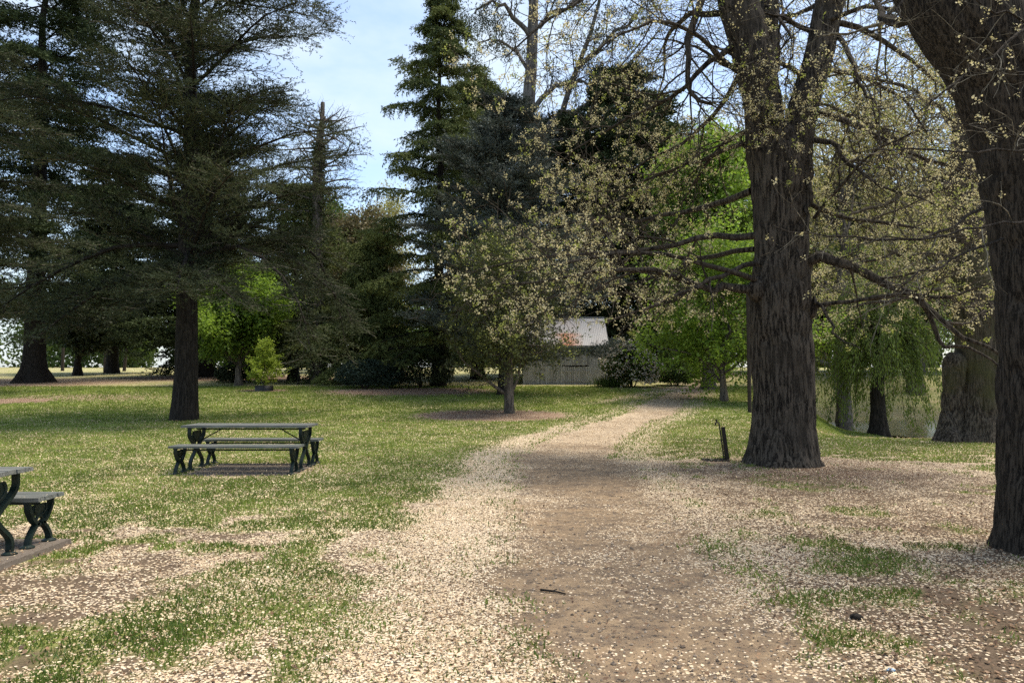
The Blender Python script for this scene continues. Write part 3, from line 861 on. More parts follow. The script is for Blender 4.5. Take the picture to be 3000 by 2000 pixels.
# main elm beside the path
def main_elm():
    Y = 13.6
    b = onground(2292, Y)
    o = thing('elm_tree', 'large forked elm with ridged dark bark standing beside the path, next to the tap post', 'tree', b)
    tb = MB()
    def c(px, py, dy=0):
        return at(px, py, Y + dy)
    mpp = Y / F
    s_main = [c(2296, 1375), c(2295, 1280), c(2294, 1150), c(2290, 1000), c(2285, 880), c(2290, 760), c(2286, 640), c(2285, 540), c(2280, 450), c(2276, 380), c(2272, 330)]
    r_main = [96, 89, 86, 87, 86, 78, 78, 82, 74, 44, 8]
    bark_tube(tb, s_main, [r * mpp for r in r_main], 170, 170, 0.035, 0.085, 0.18, 0.32, 5, 3, base_z=0.0, lump=0.07)
    s_l = [c(2265, 560), c(2245, 440), c(2235, 312), c(2205, 156), c(2160, 0), c(2125, -160, .3), c(2080, -400, .8), c(2060, -700, 1.4)]
    bark_tube(tb, s_l, [r * mpp for r in (56, 58, 55, 58, 56, 47, 36, 14)], 150, 110, 0.028, 0.085, seed=5, lump=0.07)
    s_r = [c(2320, 560, .05), c(2330, 450, .05), c(2354, 312), c(2402, 156, -.1), c(2432, 0, -.2), c(2470, -160, -.5), c(2530, -420, -1), c(2560, -700, -1.5)]
    bark_tube(tb, s_r, [r * mpp for r in (40, 46, 42, 42, 41, 37, 28, 12)], 150, 96, 0.026, 0.085, seed=7, lump=0.07)
    s_m = [c(2225, 260, .2), c(2240, 120, .35), c(2256, 0, .5), c(2270, -180, .9), c(2300, -420, 1.5), c(2320, -700, 2)]
    bark_tube(tb, s_m, [r * mpp for r in (40, 36, 28, 25, 18, 8)], 110, 60, 0.02, 0.08, seed=9)
    # burr on the right flank and cut stub on the left
    for (q, rr_) in ((c(2372, 905, -.2), 0.14), (c(2215, 850, -.25), 0.16)):
        th = np.linspace(0, 1, 9)
        Pq = q + np.outer(th - 0.5, [0.03, -0.02, 0.42])
        tb.tube(Pq, rr_ * np.sqrt(np.maximum(1 - (2 * th - 1) ** 2, 0.02)), 18)
    limbs = [limb(p, a, e) for p, a, e in (
        ([(2350, 800, 13.5), (2385, 755, 13.3), (2440, 758, 13.1), (2560, 815, 12.8), (2690, 872, 12.5), (2745, 930, 12.3), (2860, 1000, 12.1), (2960, 1060, 12.0)], .125, .018),
        ([(2690, 872, 12.5), (2730, 930, 12.5), (2758, 1005, 12.5), (2830, 1012, 12.3), (2900, 1050, 12.1), (2960, 1090, 12)], .05, .012),
        ([(2370, 900, 13.4), (2480, 882, 13.0), (2620, 862, 12.4), (2760, 870, 12), (2900, 830, 11.6)], .045, .012),
        ([(2385, 870, 13.3), (2425, 920, 13.1), (2450, 980, 12.9), (2520, 1020, 12.6)], .035, .01),
        ([(2220, 850, 13.4), (2120, 842, 13.2), (2070, 845, 13.0), (1960, 800, 12.6), (1800, 792, 12.2), (1640, 812, 12.0), (1480, 832, 12.0)], .085, .012),
        ([(2220, 770, 13.4), (2120, 800, 13.0), (2020, 850, 12.4), (1900, 900, 12.0), (1780, 940, 11.8)], .05, .01),
        ([(2215, 690, 13.6), (2090, 690, 13.9), (1950, 720, 14.2), (1800, 740, 14.3), (1600, 750, 14.2), (1400, 790, 14.0)], .07, .012),
        ([(2215, 820, 13.3), (2080, 780, 12.9), (1900, 740, 12.6), (1700, 760, 12.4), (1540, 800, 12.4)], .055, .012),
        ([(2210, 730, 13.8), (2060, 760, 14.6), (1900, 820, 15.2), (1720, 850, 15.6), (1560, 880, 15.8)], .055, .012),
        ([(2180, 420, 13.8), (2020, 480, 14.8), (1860, 540, 15.6), (1700, 600, 16.2)], .05, .012),
        ([(2200, 560, 13.7), (2080, 600, 14.6), (1900, 640, 15.4), (1740, 640, 16), (1560, 690, 16.3)], .07, .012),
        ([(2150, 130, 13.6), (2070, 190, 13.7), (1990, 270, 14), (1880, 330, 14.5), (1740, 400, 15), (1650, 470, 15.3)], .06, .012),
        ([(2100, -120, 13.8), (2030, 70, 13.5), (2016, 180, 13.4), (2020, 268, 13.4), (2070, 302, 13.3), (2110, 300, 13.3)], .075, .02),
        ([(2160, 210, 13.5), (2060, 120, 13.0), (1940, 60, 12.4), (1800, 110, 12.0), (1700, 200, 11.8)], .05, .01),
        ([(2175, 200, 13.7), (2100, 330, 14.5), (2000, 420, 15.2), (1890, 470, 15.8), (1760, 560, 16)], .055, .012),
        ([(2450, 100, 13.4), (2492, 170, 13.0), (2512, 235, 12.8), (2545, 285, 12.6), (2585, 322, 12.4)], .05, .014),
        ([(2380, 410, 13.5), (2440, 420, 13.1), (2475, 460, 12.8), (2520, 508, 12.5), (2620, 560, 12), (2740, 600, 11.6)], .055, .012),
        ([(2390, 330, 13.7), (2480, 350, 14.5), (2600, 420, 15), (2700, 480, 15.4), (2820, 530, 15.6)], .06, .012),
        ([(2360, 590, 13.6), (2480, 640, 13.8), (2600, 650, 14), (2740, 690, 14), (2880, 700, 13.8)], .05, .012),
        ([(2385, 640, 13.3), (2450, 560, 12.8), (2520, 480, 12.3), (2640, 400, 11.9), (2760, 380, 11.6)], .035, .01),
        ([(2276, 40, 13.6), (2305, 90, 13.2), (2330, 130, 13), (2312, 200, 12.8), (2298, 250, 12.7)], .03, .01),
        ([(2376, 440, 13.3), (2374, 560, 13.2), (2366, 680, 13.1)], .05, .035),
        ([(2420, 60, 13.3), (2560, 20, 12.6), (2700, 60, 12), (2820, 130, 11.5)], .05, .012),
        ([(2120, -200, 14), (1960, -120, 13.6), (1780, -40, 13.2), (1600, 60, 13), (1480, 170, 13)], .06, .012),
    )]
    PL = np.stack([a for a, b_ in limbs]); RL = np.stack([b_ for a, b_ in limbs])
    PL[:, 1:-1] += rng.normal(0, 0.02, PL[:, 1:-1].shape)
    tb.tubes(PL, RL, 8)
    # upper limbs above the picture
    stems = [np.stack([catmull(s_l, 12), catmull(s_r, 12), catmull(s_m, 12)]), np.stack([np.linspace(.38, .09, 12), np.linspace(.3, .08, 12), np.linspace(.2, .05, 12)])]
    PU, RU = grow(stems[0], stems[1], 7, 0.5, 1.0, (50, 85), (2.5, 4.6), 0.03, -0.12, 0.16, 12, 0.4, 0.07, 0.2)
    kp = (PU[:, -1, 1] > 12.6) | (PU[:, 0, 2] > 11.0); PU, RU = PU[kp], RU[kp]
    tb.tubes(PU, RU, 6)
    PX, RX = grow(stems[0][:2], stems[1][:2], 6, 0.2, 0.5, (55, 85), (2.6, 4.6), 0.0, -0.05, 0.17, 12, 0.3, 0.06, 0.2)
    kp = (PX[:, -1, 1] > 13.2); PX, RX = PX[kp], RX[kp]
    tb.tubes(PX, RX, 6)
    tb.build('trunk', BARK_ELM, o, origin=None).matrix_parent_inverse = Matrix.Translation(-Vector(b))
    cb = MB()
    elm_crown(cb, PL[:21], RL[:21], 11, 6, 3, (0.6, 2.3), t0=0.26, droop=0.04, seeds=2, k=10, sz=0.033, cr=0.028, tw4=0.0045)
    elm_crown(cb, PL[22:], RL[22:], 12, 6, 3, (0.6, 2.2), droop=0.06, seeds=2, k=10, sz=0.033, cr=0.028, tw4=0.0045)
    elm_crown(cb, PX, RX, 10, 6, 3, (0.7, 1.7), droop=0.06, seeds=1, k=7, sz=0.033, cr=0.045)
    elm_crown(cb, PU, RU, 7, 5, 2, (0.7, 1.5), droop=0.08, seeds=1, k=5, sz=0.034)
    cb.build('crown', [TWIG, SEED, YLEAF], o).matrix_parent_inverse = Matrix.Translation(-Vector(b))
main_elm()

# close elm at the right edge of the picture
def close_elm():
    Y = 6.8
    b = onground(3105, Y)
    o = thing('elm_tree', 'close thick dark elm trunk bending left overhead, cut by the right edge', 'tree', b)
    tb = MB()
    mpp = Y / F
    def c(px, py, dy=0):
        return at(px, py, Y + dy)
    s1 = [c(3115, 1660), c(3108, 1500), c(3105, 1350), c(3105, 1150), c(3100, 950), c(3096, 800), c(3080, 640), c(3060, 500), c(3050, 380), c(3045, 330)]
    bark_tube(tb, s1, [r * mpp for r in (160, 156, 152, 154, 156, 158, 162, 160, 90, 10)], 170, 190, 0.035, 0.075, 0.13, 0.2, 6, 11, base_z=0.0, lump=0.06)
    s2 = [c(3078, 640), c(3046, 480), c(2995, 320), c(2915, 170), c(2818, 40), c(2716, -100, .1), c(2580, -300, .3), c(2450, -600, .7)]
    bark_tube(tb, s2, [r * mpp for r in (146, 152, 148, 142, 134, 116, 88, 40)], 150, 150, 0.03, 0.075, seed=13, lump=0.06)
    s3 = [c(3080, 560, .1), c(3070, 380, .15), c(3030, 200, .2), c(3010, 20, .3), c(3020, -200, .5), c(3080, -500, .9)]
    bark_tube(tb, s3, [r * mpp for r in (130, 140, 130, 120, 100, 50)], 110, 120, 0.03, 0.075, seed=17, lump=0.06)
    limbs = [limb(p, a, e) for p, a, e in (
        ([(3060, 20, 5.9), (3000, 90, 5.7), (2884, 174, 5.5), (2754, 272, 5.4), (2690, 330, 5.4)], .016, .004),
        ([(3100, 400, 6.0), (2960, 400, 5.8), (2840, 375, 5.6), (2760, 340, 5.5)], .010, .003),
        ([(3100, 430, 5.9), (2940, 445, 5.7), (2780, 446, 5.5), (2600, 440, 5.4), (2480, 445, 5.4)], .012, .003),
        ([(3080, 640, 6.1), (2940, 655, 5.8), (2800, 690, 5.6), (2640, 700, 5.4), (2500, 720, 5.3)], .013, .003),
        ([(2880, 610, 6.5), (2760, 680, 6.1), (2600, 700, 5.8), (2420, 690, 5.6), (2260, 660, 5.5)], .014, .003),
        ([(3090, 130, 5.6), (2980, 40, 5.5), (2900, 20, 5.4), (2830, -30, 5.3)], .012, .004),
        ([(3100, 250, 5.6), (3000, 215, 5.4), (2920, 205, 5.3), (2850, 215, 5.3)], .009, .003),
        ([(2650, -60, 6.8), (2640, 20, 6.5), (2620, 60, 6.4), (2570, 95, 6.3)], .016, .006),
        ([(2940, 700, 6.6), (2800, 760, 6.2), (2700, 800, 5.9), (2580, 850, 5.7)], .014, .003),
    )]
    PL = np.stack([a for a, q in limbs]); RL = np.stack([q for a, q in limbs])
    PL[:, 1:-1] += rng.normal(0, 0.015, PL[:, 1:-1].shape)
    st = np.stack([catmull(s2, 12), catmull(s3, 12)]); sr = np.stack([np.linspace(.46, .14, 12), np.linspace(.4, .15, 12)])
    PU, RU = grow(st, sr, 8, 0.6, 1.0, (45, 80), (2.2, 4.2), 0.08, 0.0, 0.14, 12, 0.35, 0.07, 0.2)
    kp = PU[:, -1, 2] > PU[:, 0, 2] + 1.0; PU, RU = PU[kp], RU[kp]
    tb.tubes(PL, RL, 6)
    tb.tubes(PU, RU, 6)
    tb.build('trunk', BARK_NEAR, o).matrix_parent_inverse = Matrix.Translation(-Vector(b))
    cb = MB()
    A2, r2 = grow(PL, RL, 6, 0.15, 1.0, (25, 60), (0.25, 0.7), -0.03, -0.03, 0.2, 6, 0.6, 0.005, 0.4)
    cb.tubes(A2, np.maximum(r2, 0.0018), 4, 0)
    A3, r3 = grow(A2, r2, 3, 0.2, 1.0, (30, 60), (0.12, 0.3), 0, 0, 0.2, 4, 0.7, 0.003, 0.5)
    cb.tubes(A3, np.maximum(r3, 0.0014), 3, 0)
    pick = np.array([0, 1, 5, 6])
    B2, q2 = grow(PL[pick], RL[pick], 10, 0.1, 0.9, (30, 60), (0.1, 0.25), 0, 0, 0.2, 4, 0.6, 0.003, 0.4)
    cb.tubes(B2, np.maximum(q2, 0.0015), 3, 0)
    seed_clusters(cb, B2, 1, 0.6, 1.0, 11, 0.016, 0.020, 1)
    sel = A3[rng.random(len(A3)) < 0.25]
    seed_clusters(cb, sel, 1, 0.5, 1.0, 9, 0.014, 0.018, 1)
    elm_crown(cb, PU, RU, 7, 5, 2, (0.7, 1.5), droop=0.04, seeds=1, k=5, sz=0.032)
    cb.build('crown', [TWIG_LICHEN, SEED, YLEAF], o).matrix_parent_inverse = Matrix.Translation(-Vector(b))
close_elm()

# twin-trunked elm near the pond
def twin_elm():
    Y = 18.3
    b = onground(2850, Y)
    o = thing('elm_tree', 'mossy twin trunked elm with one trunk cut off short, by the pond bank', 'tree', b)
    tb = MB()
    mpp = Y / F
    def c(px, py, dy=0):
        return at(px, py, Y + dy)
    s1 = [c(2785, 1300, -.1), c(2790, 1220), c(2796, 1130), c(2800, 1075), c(2803, 1048), c(2806, 1036), c(2806, 1032)]
    bark_tube(tb, s1, [r * mpp for r in (36, 31, 31, 34, 30, 18, 4)], 90, 90, 0.04, 0.08, 0.25, 0.35, 5, 21, lump=0.12)
    s2 = [c(2868, 1305), c(2870, 1200), c(2868, 1080), c(2862, 940), c(2848, 800), c(2838, 650), c(2834, 500), c(2840, 300), c(2860, 50), c(2880, -300)]
    bark_tube(tb, s2, [r * mpp for r in (74, 64, 60, 60, 56, 52, 46, 38, 28, 10)], 160, 110, 0.03, 0.08, 0.22, 0.4, 6, 23)
    limbs = [limb(p, a, e) for p, a, e in (
        ([(2850, 680, 18.3), (2775, 548, 18.2), (2680, 470, 18), (2590, 392, 17.8), (2480, 330, 17.6), (2380, 300, 17.5)], .14, .03),
        ([(2850, 840, 18.3), (2740, 850, 17.8), (2620, 880, 17.2), (2500, 900, 16.8)], .07, .02),
        ([(2850, 760, 18.4), (2700, 740, 19), (2560, 760, 19.6), (2430, 800, 20)], .08, .02),
        ([(2840, 520, 18.3), (2700, 560, 17.4), (2560, 600, 16.6), (2440, 640, 16)], .08, .02),
        ([(2840, 420, 18.3), (2730, 300, 18.8), (2600, 240, 19.4), (2470, 250, 20)], .09, .02),
        ([(2850, 250, 18.3), (2760, 120, 18), (2660, 20, 17.6), (2540, -30, 17)], .08, .02),
        ([(2860, 620, 18.3), (2960, 520, 18.8), (3080, 470, 19.5)], .08, .02),
    )]
    PL = np.stack([a for a, q in limbs]); RL = np.stack([q for a, q in limbs])
    PL[:, 1:-1] += rng.normal(0, 0.05, PL[:, 1:-1].shape)
    tb.tubes(PL, RL, 8)
    tb.build('trunk', BARK_MOSS, o).matrix_parent_inverse = Matrix.Translation(-Vector(b))
    cb = MB()
    elm_crown(cb, PL, RL, 11, 6, 3, (0.9, 2.2), (0.5, 1.0), (0.2, 0.5), 0.04, 3, 0.045, 0.042, k=7, frac2=0.35, tw4=0.004)
    cb.build('crown', [TWIG_LICHEN, SEED, YLEAF], o).matrix_parent_inverse = Matrix.Translation(-Vector(b))
twin_elm()

# ------------------------------------------------------------------ conifers
N_CEDAR = mat_leaf('cedar_needles', (0.008, 0.015, 0.007), (0.088, 0.104, 0.050), 0.12, spec=0.12, rough=0.7)
N_DARK = mat_leaf('dark_needles', (0.007, 0.016, 0.007), (0.064, 0.088, 0.034), 0.08, spec=0.12, rough=0.7)
N_GREEN = mat_leaf('green_needles', (0.022, 0.040, 0.013), (0.185, 0.215, 0.066), 0.16, spec=0.15, rough=0.7)
N_BLUE = mat_leaf('blue_needles', (0.014, 0.023, 0.019), (0.125, 0.150, 0.128), 0.10, spec=0.2, rough=0.6)

STRAND = mat_bark('dry_twig', (0.035, 0.03, 0.024), (0.17, 0.15, 0.12), 3.0, bump=0.003)
one = lambda t: np.ones_like(t)

# the big cedar by the picnic table
_cb = onground(545, 25.5)
_cl = [limb(p, .10, .015, 8) for p in (
    [(560, 760, 25.4), (680, 720, 25), (800, 780, 24.6), (880, 900, 24.3), (905, 1010, 24.2)],
    [(565, 740, 25.7), (700, 690, 26.5), (830, 740, 27.4), (895, 880, 27.9), (910, 1050, 28.1)],
    [(565, 690, 25.7), (740, 660, 27.0), (900, 720, 28.2), (980, 860, 28.8), (1010, 1000, 29)],
    [(560, 700, 25.6), (720, 690, 26.5), (860, 760, 27.0), (980, 860, 27.4), (1040, 950, 27.6)],
    [(530, 780, 25.4), (420, 790, 24.8), (300, 850, 24.4), (180, 930, 24.1), (110, 990, 24)],
    [(530, 820, 25.5), (440, 840, 25.9), (330, 890, 26.2), (230, 960, 26.4)],
    [(545, 790, 25.2), (500, 800, 24.0), (440, 850, 22.9), (380, 910, 22.2)],
    [(545, 770, 25.2), (580, 790, 24.0), (630, 830, 22.9), (690, 880, 22.2)],
    [(530, 720, 25.4), (360, 720, 25.2), (200, 780, 25), (60, 860, 24.9), (-20, 920, 24.8)],
    [(550, 740, 25.2), (545, 760, 24.0), (530, 800, 22.6), (520, 850, 21.6)])]
conifer('cedar_tree', 'large spreading cedar with straight black trunk behind the picnic table', 545, 25.5, 22, 0.42, 5.5,
        lambda t: 1.12 - 0.25 * t - 0.35 * sst(0.6, 1.0, t) * t, N_CEDAR, strand=0.15, n1=86, n2=24, n3=14, t0=0.19, ang=(46, 90), up=0.06, up2=-0.15, l2=0.32, sh=(0.3, 0.85), sh_up=0.07, tuft=13,
        tl=0.11, tw=0.028, shr=0.012, wob=0.12, lean=(-0.003, 0), flare=0.16, lr=0.075, extra=(np.stack([a_ for a_, e_ in _cl]) - _cb, np.stack([e_ for a_, e_ in _cl])))
# cedar at the left edge
conifer('cedar_tree', 'massive old cedar with flaring black trunk near the left edge', 100, 46, 30, 0.66, 8.0,
        lambda t: 1.05 - 0.6 * t, N_DARK, n1=72, n2=20, n3=12, t0=0.12, ang=(65, 100), up=-0.02, up2=-0.06, l2=0.30, sh=(0.6, 1.3), sh_up=0.0, tuft=12, tl=0.20, tw=0.065, shr=0.02, flare=0.85)
conifer('cedar_tree', 'dark cedar bough mass hanging in from beyond the left edge', -110, 36, 17, 0.5, 6.0,
        lambda t: 1.1 - 0.6 * t, N_CEDAR, strand=0.2, n1=36, n2=18, n3=12, t0=0.2, ang=(65, 100), up=-0.02, up2=-0.06, l2=0.30, sh=(0.5, 1.0), tuft=12, tl=0.16, tw=0.045, shr=0.016)
# dense dark conifers behind the trunk
conifer('conifer_tree', 'dense dark pointed conifer behind the big cedar trunk', 600, 54, 18.0, 0.7, 6.4,
        lambda t: 1.15 - 1.0 * t, N_DARK, n1=130, n2=13, n3=8, t0=0.07, ang=(75, 105), up=-0.03, up2=0.03, l2=0.30, sh=(0.6, 1.1), hang=0.05, tuft=11, tl=0.24, tw=0.09, shr=0.02)
conifer('conifer_tree', 'dark drooping conifer between the two big cedars, far left', 330, 62, 19, 0.5, 6.5,
        lambda t: 1.1 - 0.8 * t, N_DARK, n1=110, n2=13, n3=8, t0=0.14, ang=(75, 105), up=-0.03, up2=0.03, l2=0.30, sh=(0.7, 1.2), hang=0.05, tuft=10, tl=0.26, tw=0.09, shr=0.02)
conifer('conifer_tree', 'feathery olive conifer with low sweeping boughs behind the dead snag', 860, 47, 13, 0.35, 5.4,
        lambda t: 1.1 - 0.85 * t, N_GREEN, n1=90, n2=13, n3=8, t0=0.10, ang=(75, 105), up=-0.03, up2=-0.05, l2=0.30, sh=(0.6, 1.1), hang=0.12, tuft=10, tl=0.20, tw=0.06, shr=0.02)
# tall green deodar
conifer('cedar_tree', 'tall layered green cedar with its thin spire against the sky', 1285, 42, 22.8, 0.38, 4.5,
        lambda t: np.interp(t, [0, .1, .35, .55, .72, .9, 1.0], [1.3, 1.25, 1.0, .82, .64, .32, .08]), N_GREEN, n1=92, n2=17, n3=9, t0=0.07, ang=(72, 100), up=0.02, up2=-0.12, l2=0.26, sh=(0.4, 0.8), hang=0.16, tuft=12, tl=0.16, tw=0.05, shr=0.015)
conifer('cedar_tree', 'green cedar just right of and behind the layered spire', 1400, 50, 21.0, 0.45, 4.2,
        lambda t: np.interp(t, [0, .35, .6, .8, 1.0], [1.3, 1.1, .95, .8, .2]), N_GREEN, n1=120, n2=15, n3=9, t0=0.1, ang=(70, 100), up=0.02, up2=-0.10, l2=0.28, sh=(0.5, 0.9), hang=0.12, tuft=11, tl=0.2, tw=0.07, shr=0.018)
# weeping small deodar
conifer('cedar_tree', 'low weeping green cedar between the snag and the layered spire', 1085, 45, 9.0, 0.22, 3.9,
        lambda t: 1.15 - 0.85 * t, N_GREEN, n1=75, n2=14, n3=9, t0=0.08, ang=(70, 100), up=0.05, up2=-0.2, l2=0.30, sh=(0.4, 0.9), hang=0.25, tuft=12, tl=0.16, tw=0.05, shr=0.015)
# dark conifers behind the shed
conifer('conifer_tree', 'broad dark conifer rising behind the shed', 1815, 52, 22, 0.6, 5.6,
        lambda t: np.interp(t, [0, .4, .8, 1.0], [1.15, 1.05, .75, .2]), N_DARK, n1=130, n2=14, n3=9, t0=0.05, ang=(60, 98), up=0.02, up2=-0.02, l2=0.30, sh=(0.6, 1.0), tuft=11, tl=0.24, tw=0.08, shr=0.02)
conifer('conifer_tree', 'dark conifer behind the blossoming branches, right of the shed', 1905, 58, 22, 0.6, 6.0,
        lambda t: np.interp(t, [0, .4, .8, 1.0], [1.15, 1.05, .75, .2]), N_GREEN, n1=110, n2=13, n3=8, t0=0.05, ang=(60, 98), up=0.02, up2=-0.02, l2=0.30, sh=(0.6, 1.1), tuft=11, tl=0.26, tw=0.08, shr=0.02)
conifer('conifer_tree', 'dark conifer filling in behind the blue cedar', 1620, 56, 19.5, 0.5, 5.8,
        lambda t: np.interp(t, [0, .4, .8, 1.0], [1.15, 1.0, .7, .15]), N_DARK, n1=100, n2=13, n3=8, t0=0.05, ang=(65, 98), up=0.02, up2=-0.02, l2=0.30, sh=(0.6, 1.1), tuft=10, tl=0.26, tw=0.09, shr=0.02)
# broad blue cedar behind the young tree
conifer('blue_cedar', 'broad blue grey cedar with spiky upswept branches left of the shed', 1480, 36, 14.2, 0.34, 5.1,
        lambda t: np.interp(t, [0, .15, .5, .8, 1.0], [1.05, 1.1, .85, .52, .14]), N_BLUE, strand=0.2, n1=90, n2=20, n3=12, t0=0.08, ang=(48, 84), up=0.02, up2=0.0, l2=0.32, sh=(0.35, 0.8), sh_up=0.05, tuft=13, tl=0.13, tw=0.034, shr=0.013, tint_by=0.6)

# ------------------------------------------------------------------ dead snag with ivy
IVY = mat_leaf('ivy_leaf', (0.020, 0.034, 0.012), (0.085, 0.10, 0.035), 0.2)
def snag():
    Y = 45.0
    b = onground(930, Y)
    o = thing('dead_tree', 'bare broken topped dead trunk with thin side branches and ivy', 'tree', b)
    top = at(933, 300, Y)[2] - b[2]
    P = np.array([[0, 0, -.3], [.02, 0, top * .25], [-.1, 0, top * .5], [-.12, 0, top * .72], [-.02, 0, top * .86], [.1, 0, top * .93], [.14, 0, top]])
    tb = MB()
    Pt, rt = bark_tube(tb, P, [.42, .35, .31, .28, .23, .15, .12], 120, 48, 0.03, 0.12, 0.3, 0.4, 5, 31)
    L1, R1 = grow(catmull(P, 14)[None], np.linspace(.5, .2, 14)[None], 40, 0.40, 0.86, (65, 95), (1.4, 2.9), 0.05, -0.04, 0.11, 9, 0.3, 0.075, 0.25, prof=lambda t: 1.3 - 0.75 * sst(.6, .86, t))
    tb.tubes(L1, R1, 5)
    A2, r2 = grow(L1, R1, 6, 0.3, 1, (30, 70), (0.4, 1.1), 0.02, 0.02, 0.22, 6, 0.6, 0.03, 0.5)
    tb.tubes(A2, r2, 3)
    A3, r3 = grow(A2, r2, 4, 0.3, 1, (30, 70), (0.2, 0.5), 0.02, 0.02, 0.25, 4, 0.6, 0.014, 0.5)
    tb.tubes(A3, r3, 3)
    tb.build('trunk', BARK_GREY, o)
    cb = MB()
    n = 5500
    t = rng.random(n) ** 1.3 * 0.66
    i = (t * 119).astype(int)
    a = rng.random(n) * 6.283
    dd = np.stack([np.cos(a), np.sin(a), 0 * a], 1)
    rr = rt[i] + np.abs(rng.normal(0, 0.13, n)) * (1.2 - t)
    c = Pt[i] + dd * rr[:, None] + rng.normal(0, 0.08, (n, 3))
    cb.leaves(c, norm(dd + rng.normal(0, .6, c.shape) - UPV * .3), rng.uniform(.10, .18, n), .11, 0, rng.random(n))
    S = L1[(L1[:, 0, 2] < top * 0.66)]
    c, tn, idx = on_paths(S, 170, 0, 0.75, 0.16)
    cb.leaves(c, norm(rng.normal(size=c.shape)), rng.uniform(.10, .18, len(c)), .11, 0, rng.random(len(c)))
    cb.build('ivy', IVY, o)
snag()

# ------------------------------------------------------------------ broadleaf trees
G_BRIGHT = mat_leaf('bright_leaf', (0.036, 0.075, 0.010), (0.25, 0.36, 0.052), 0.42, (0.32, 0.50, 0.06), spec=0.3)
G_MID = mat_leaf('mid_leaf', (0.022, 0.042, 0.010), (0.095, 0.14, 0.035), 0.3, (0.12, 0.19, 0.035))
G_DARK = mat_leaf('dark_leaf', (0.012, 0.022, 0.010), (0.055, 0.070, 0.030), 0.2)
G_OLIVE = mat_leaf('olive_leaf', (0.055, 0.062, 0.018), (0.40, 0.37, 0.14), 0.42, (0.45, 0.44, 0.13))
G_RUST = mat_leaf('rust_leaf', (0.050, 0.043, 0.020), (0.155, 0.130, 0.055), 0.3)
G_WILLOW = mat_leaf('willow_leaf', (0.030, 0.052, 0.009), (0.13, 0.18, 0.035), 0.35, (0.17, 0.25, 0.045))
G_GUM = mat_leaf('gum_leaf', (0.025, 0.036, 0.020), (0.085, 0.10, 0.06), 0.2)

G_DEEP = mat_leaf('deep_green_leaf', (0.014, 0.022, 0.008), (0.085, 0.10, 0.028), 0.2, (0.10, 0.13, 0.03))  # dark green foliage of the young tree

# pale trunked gum
def gum():
    Y = 54.0
    b = onground(1560, Y)
    o = thing('gum_tree', 'tall gum tree with pale bare trunk and open sparse crown', 'tree', b)
    mpp = Y / F
    def c(px, py, dy=0):
        return at(px, py, Y + dy)
    tb = MB()
    s0 = [np.array(b) - [0, 0, .3], c(1530, 900), c(1532, 700), c(1538, 500), c(1545, 350), c(1556, 200), c(1562, 50), c(1566, -150), c(1560, -400)]
    bark_tube(tb, s0, [r * mpp for r in (27, 24, 22, 20, 19, 17, 15, 11, 4)], 120, 40, 0.02, 0.15, seed=41)
    L = [limb(p, a, e) for p, a, e in (
        ([(1550, 700, 54), (1560, 500, 54), (1572, 430, 54), (1610, 370, 54), (1660, 310, 54), (1690, 200, 54), (1740, 60, 54), (1770, -80, 54)], .38, .10),
        ([(1572, 430, 54), (1620, 412, 53), (1690, 408, 52), (1780, 380, 51)], .25, .06),
        ([(1565, 455, 54), (1640, 445, 55), (1720, 430, 56)], .22, .06),
        ([(1555, 330, 54), (1620, 260, 54), (1690, 240, 53), (1740, 260, 52)], .22, .05),
        ([(1552, 105, 54), (1510, 60, 53.5), (1470, 10, 53), (1420, 10, 52.5), (1390, 40, 52)], .22, .05),
        ([(1562, 100, 54), (1610, 50, 54), (1680, 10, 54), (1760, -30, 54)], .2, .06),
        ([(1556, 210, 54), (1500, 150, 55), (1440, 120, 56), (1400, 130, 56)], .16, .04),
        ([(1640, 330, 54), (1700, 320, 53), (1780, 270, 52), (1860, 180, 51), (1930, 90, 50)], .25, .05),
        ([(1560, 0, 54), (1530, -100, 53), (1480, -160, 52), (1420, -170, 52)], .2, .05),
        ([(1690, 200, 54), (1760, 140, 53), (1840, 60, 52), (1900, 0, 52)], .2, .05),
    )]
    PL = np.stack([a for a, q in L]); RL = np.stack([q for a, q in L])
    PL[:, 1:-1] += rng.normal(0, 0.12, PL[:, 1:-1].shape)
    tb.tubes(PL, RL, 7)
    tb.build('trunk', BARK_PALE, o).matrix_parent_inverse = Matrix.Translation(-Vector(b))
    cb = MB()
    A2, r2 = grow(PL, RL, 11, 0.2, 1, (30, 65), (1.4, 3.2), 0.03, -0.06, 0.18, 7, 0.4, 0.06, 0.3)
    cb.tubes(A2, r2, 4, 0)
    A3, r3 = grow(A2, r2, 7, 0.2, 1, (25, 65), (0.7, 1.5), -0.02, -0.12, 0.2, 5, 0.5, 0.025, 0.4)
    cb.tubes(A3, r3, 3, 0)
    lf = A3[rng.random(len(A3)) < 0.7]
    c_, tn, idx = on_paths(lf, 34, 0.3, 1, 0.20)
    ti = np.clip(rng.random(len(lf))[idx] * .7 + rng.random(len(c_)) * .3, 0, 1)
    cb.leaves(c_, norm(rng.normal(0, .5, c_.shape) - UPV * .6), rng.uniform(.16, .28, len(c_)), .075, 1, ti)
    cb.build('crown', [TWIG, G_GUM], o).matrix_parent_inverse = Matrix.Translation(-Vector(b))
gum()

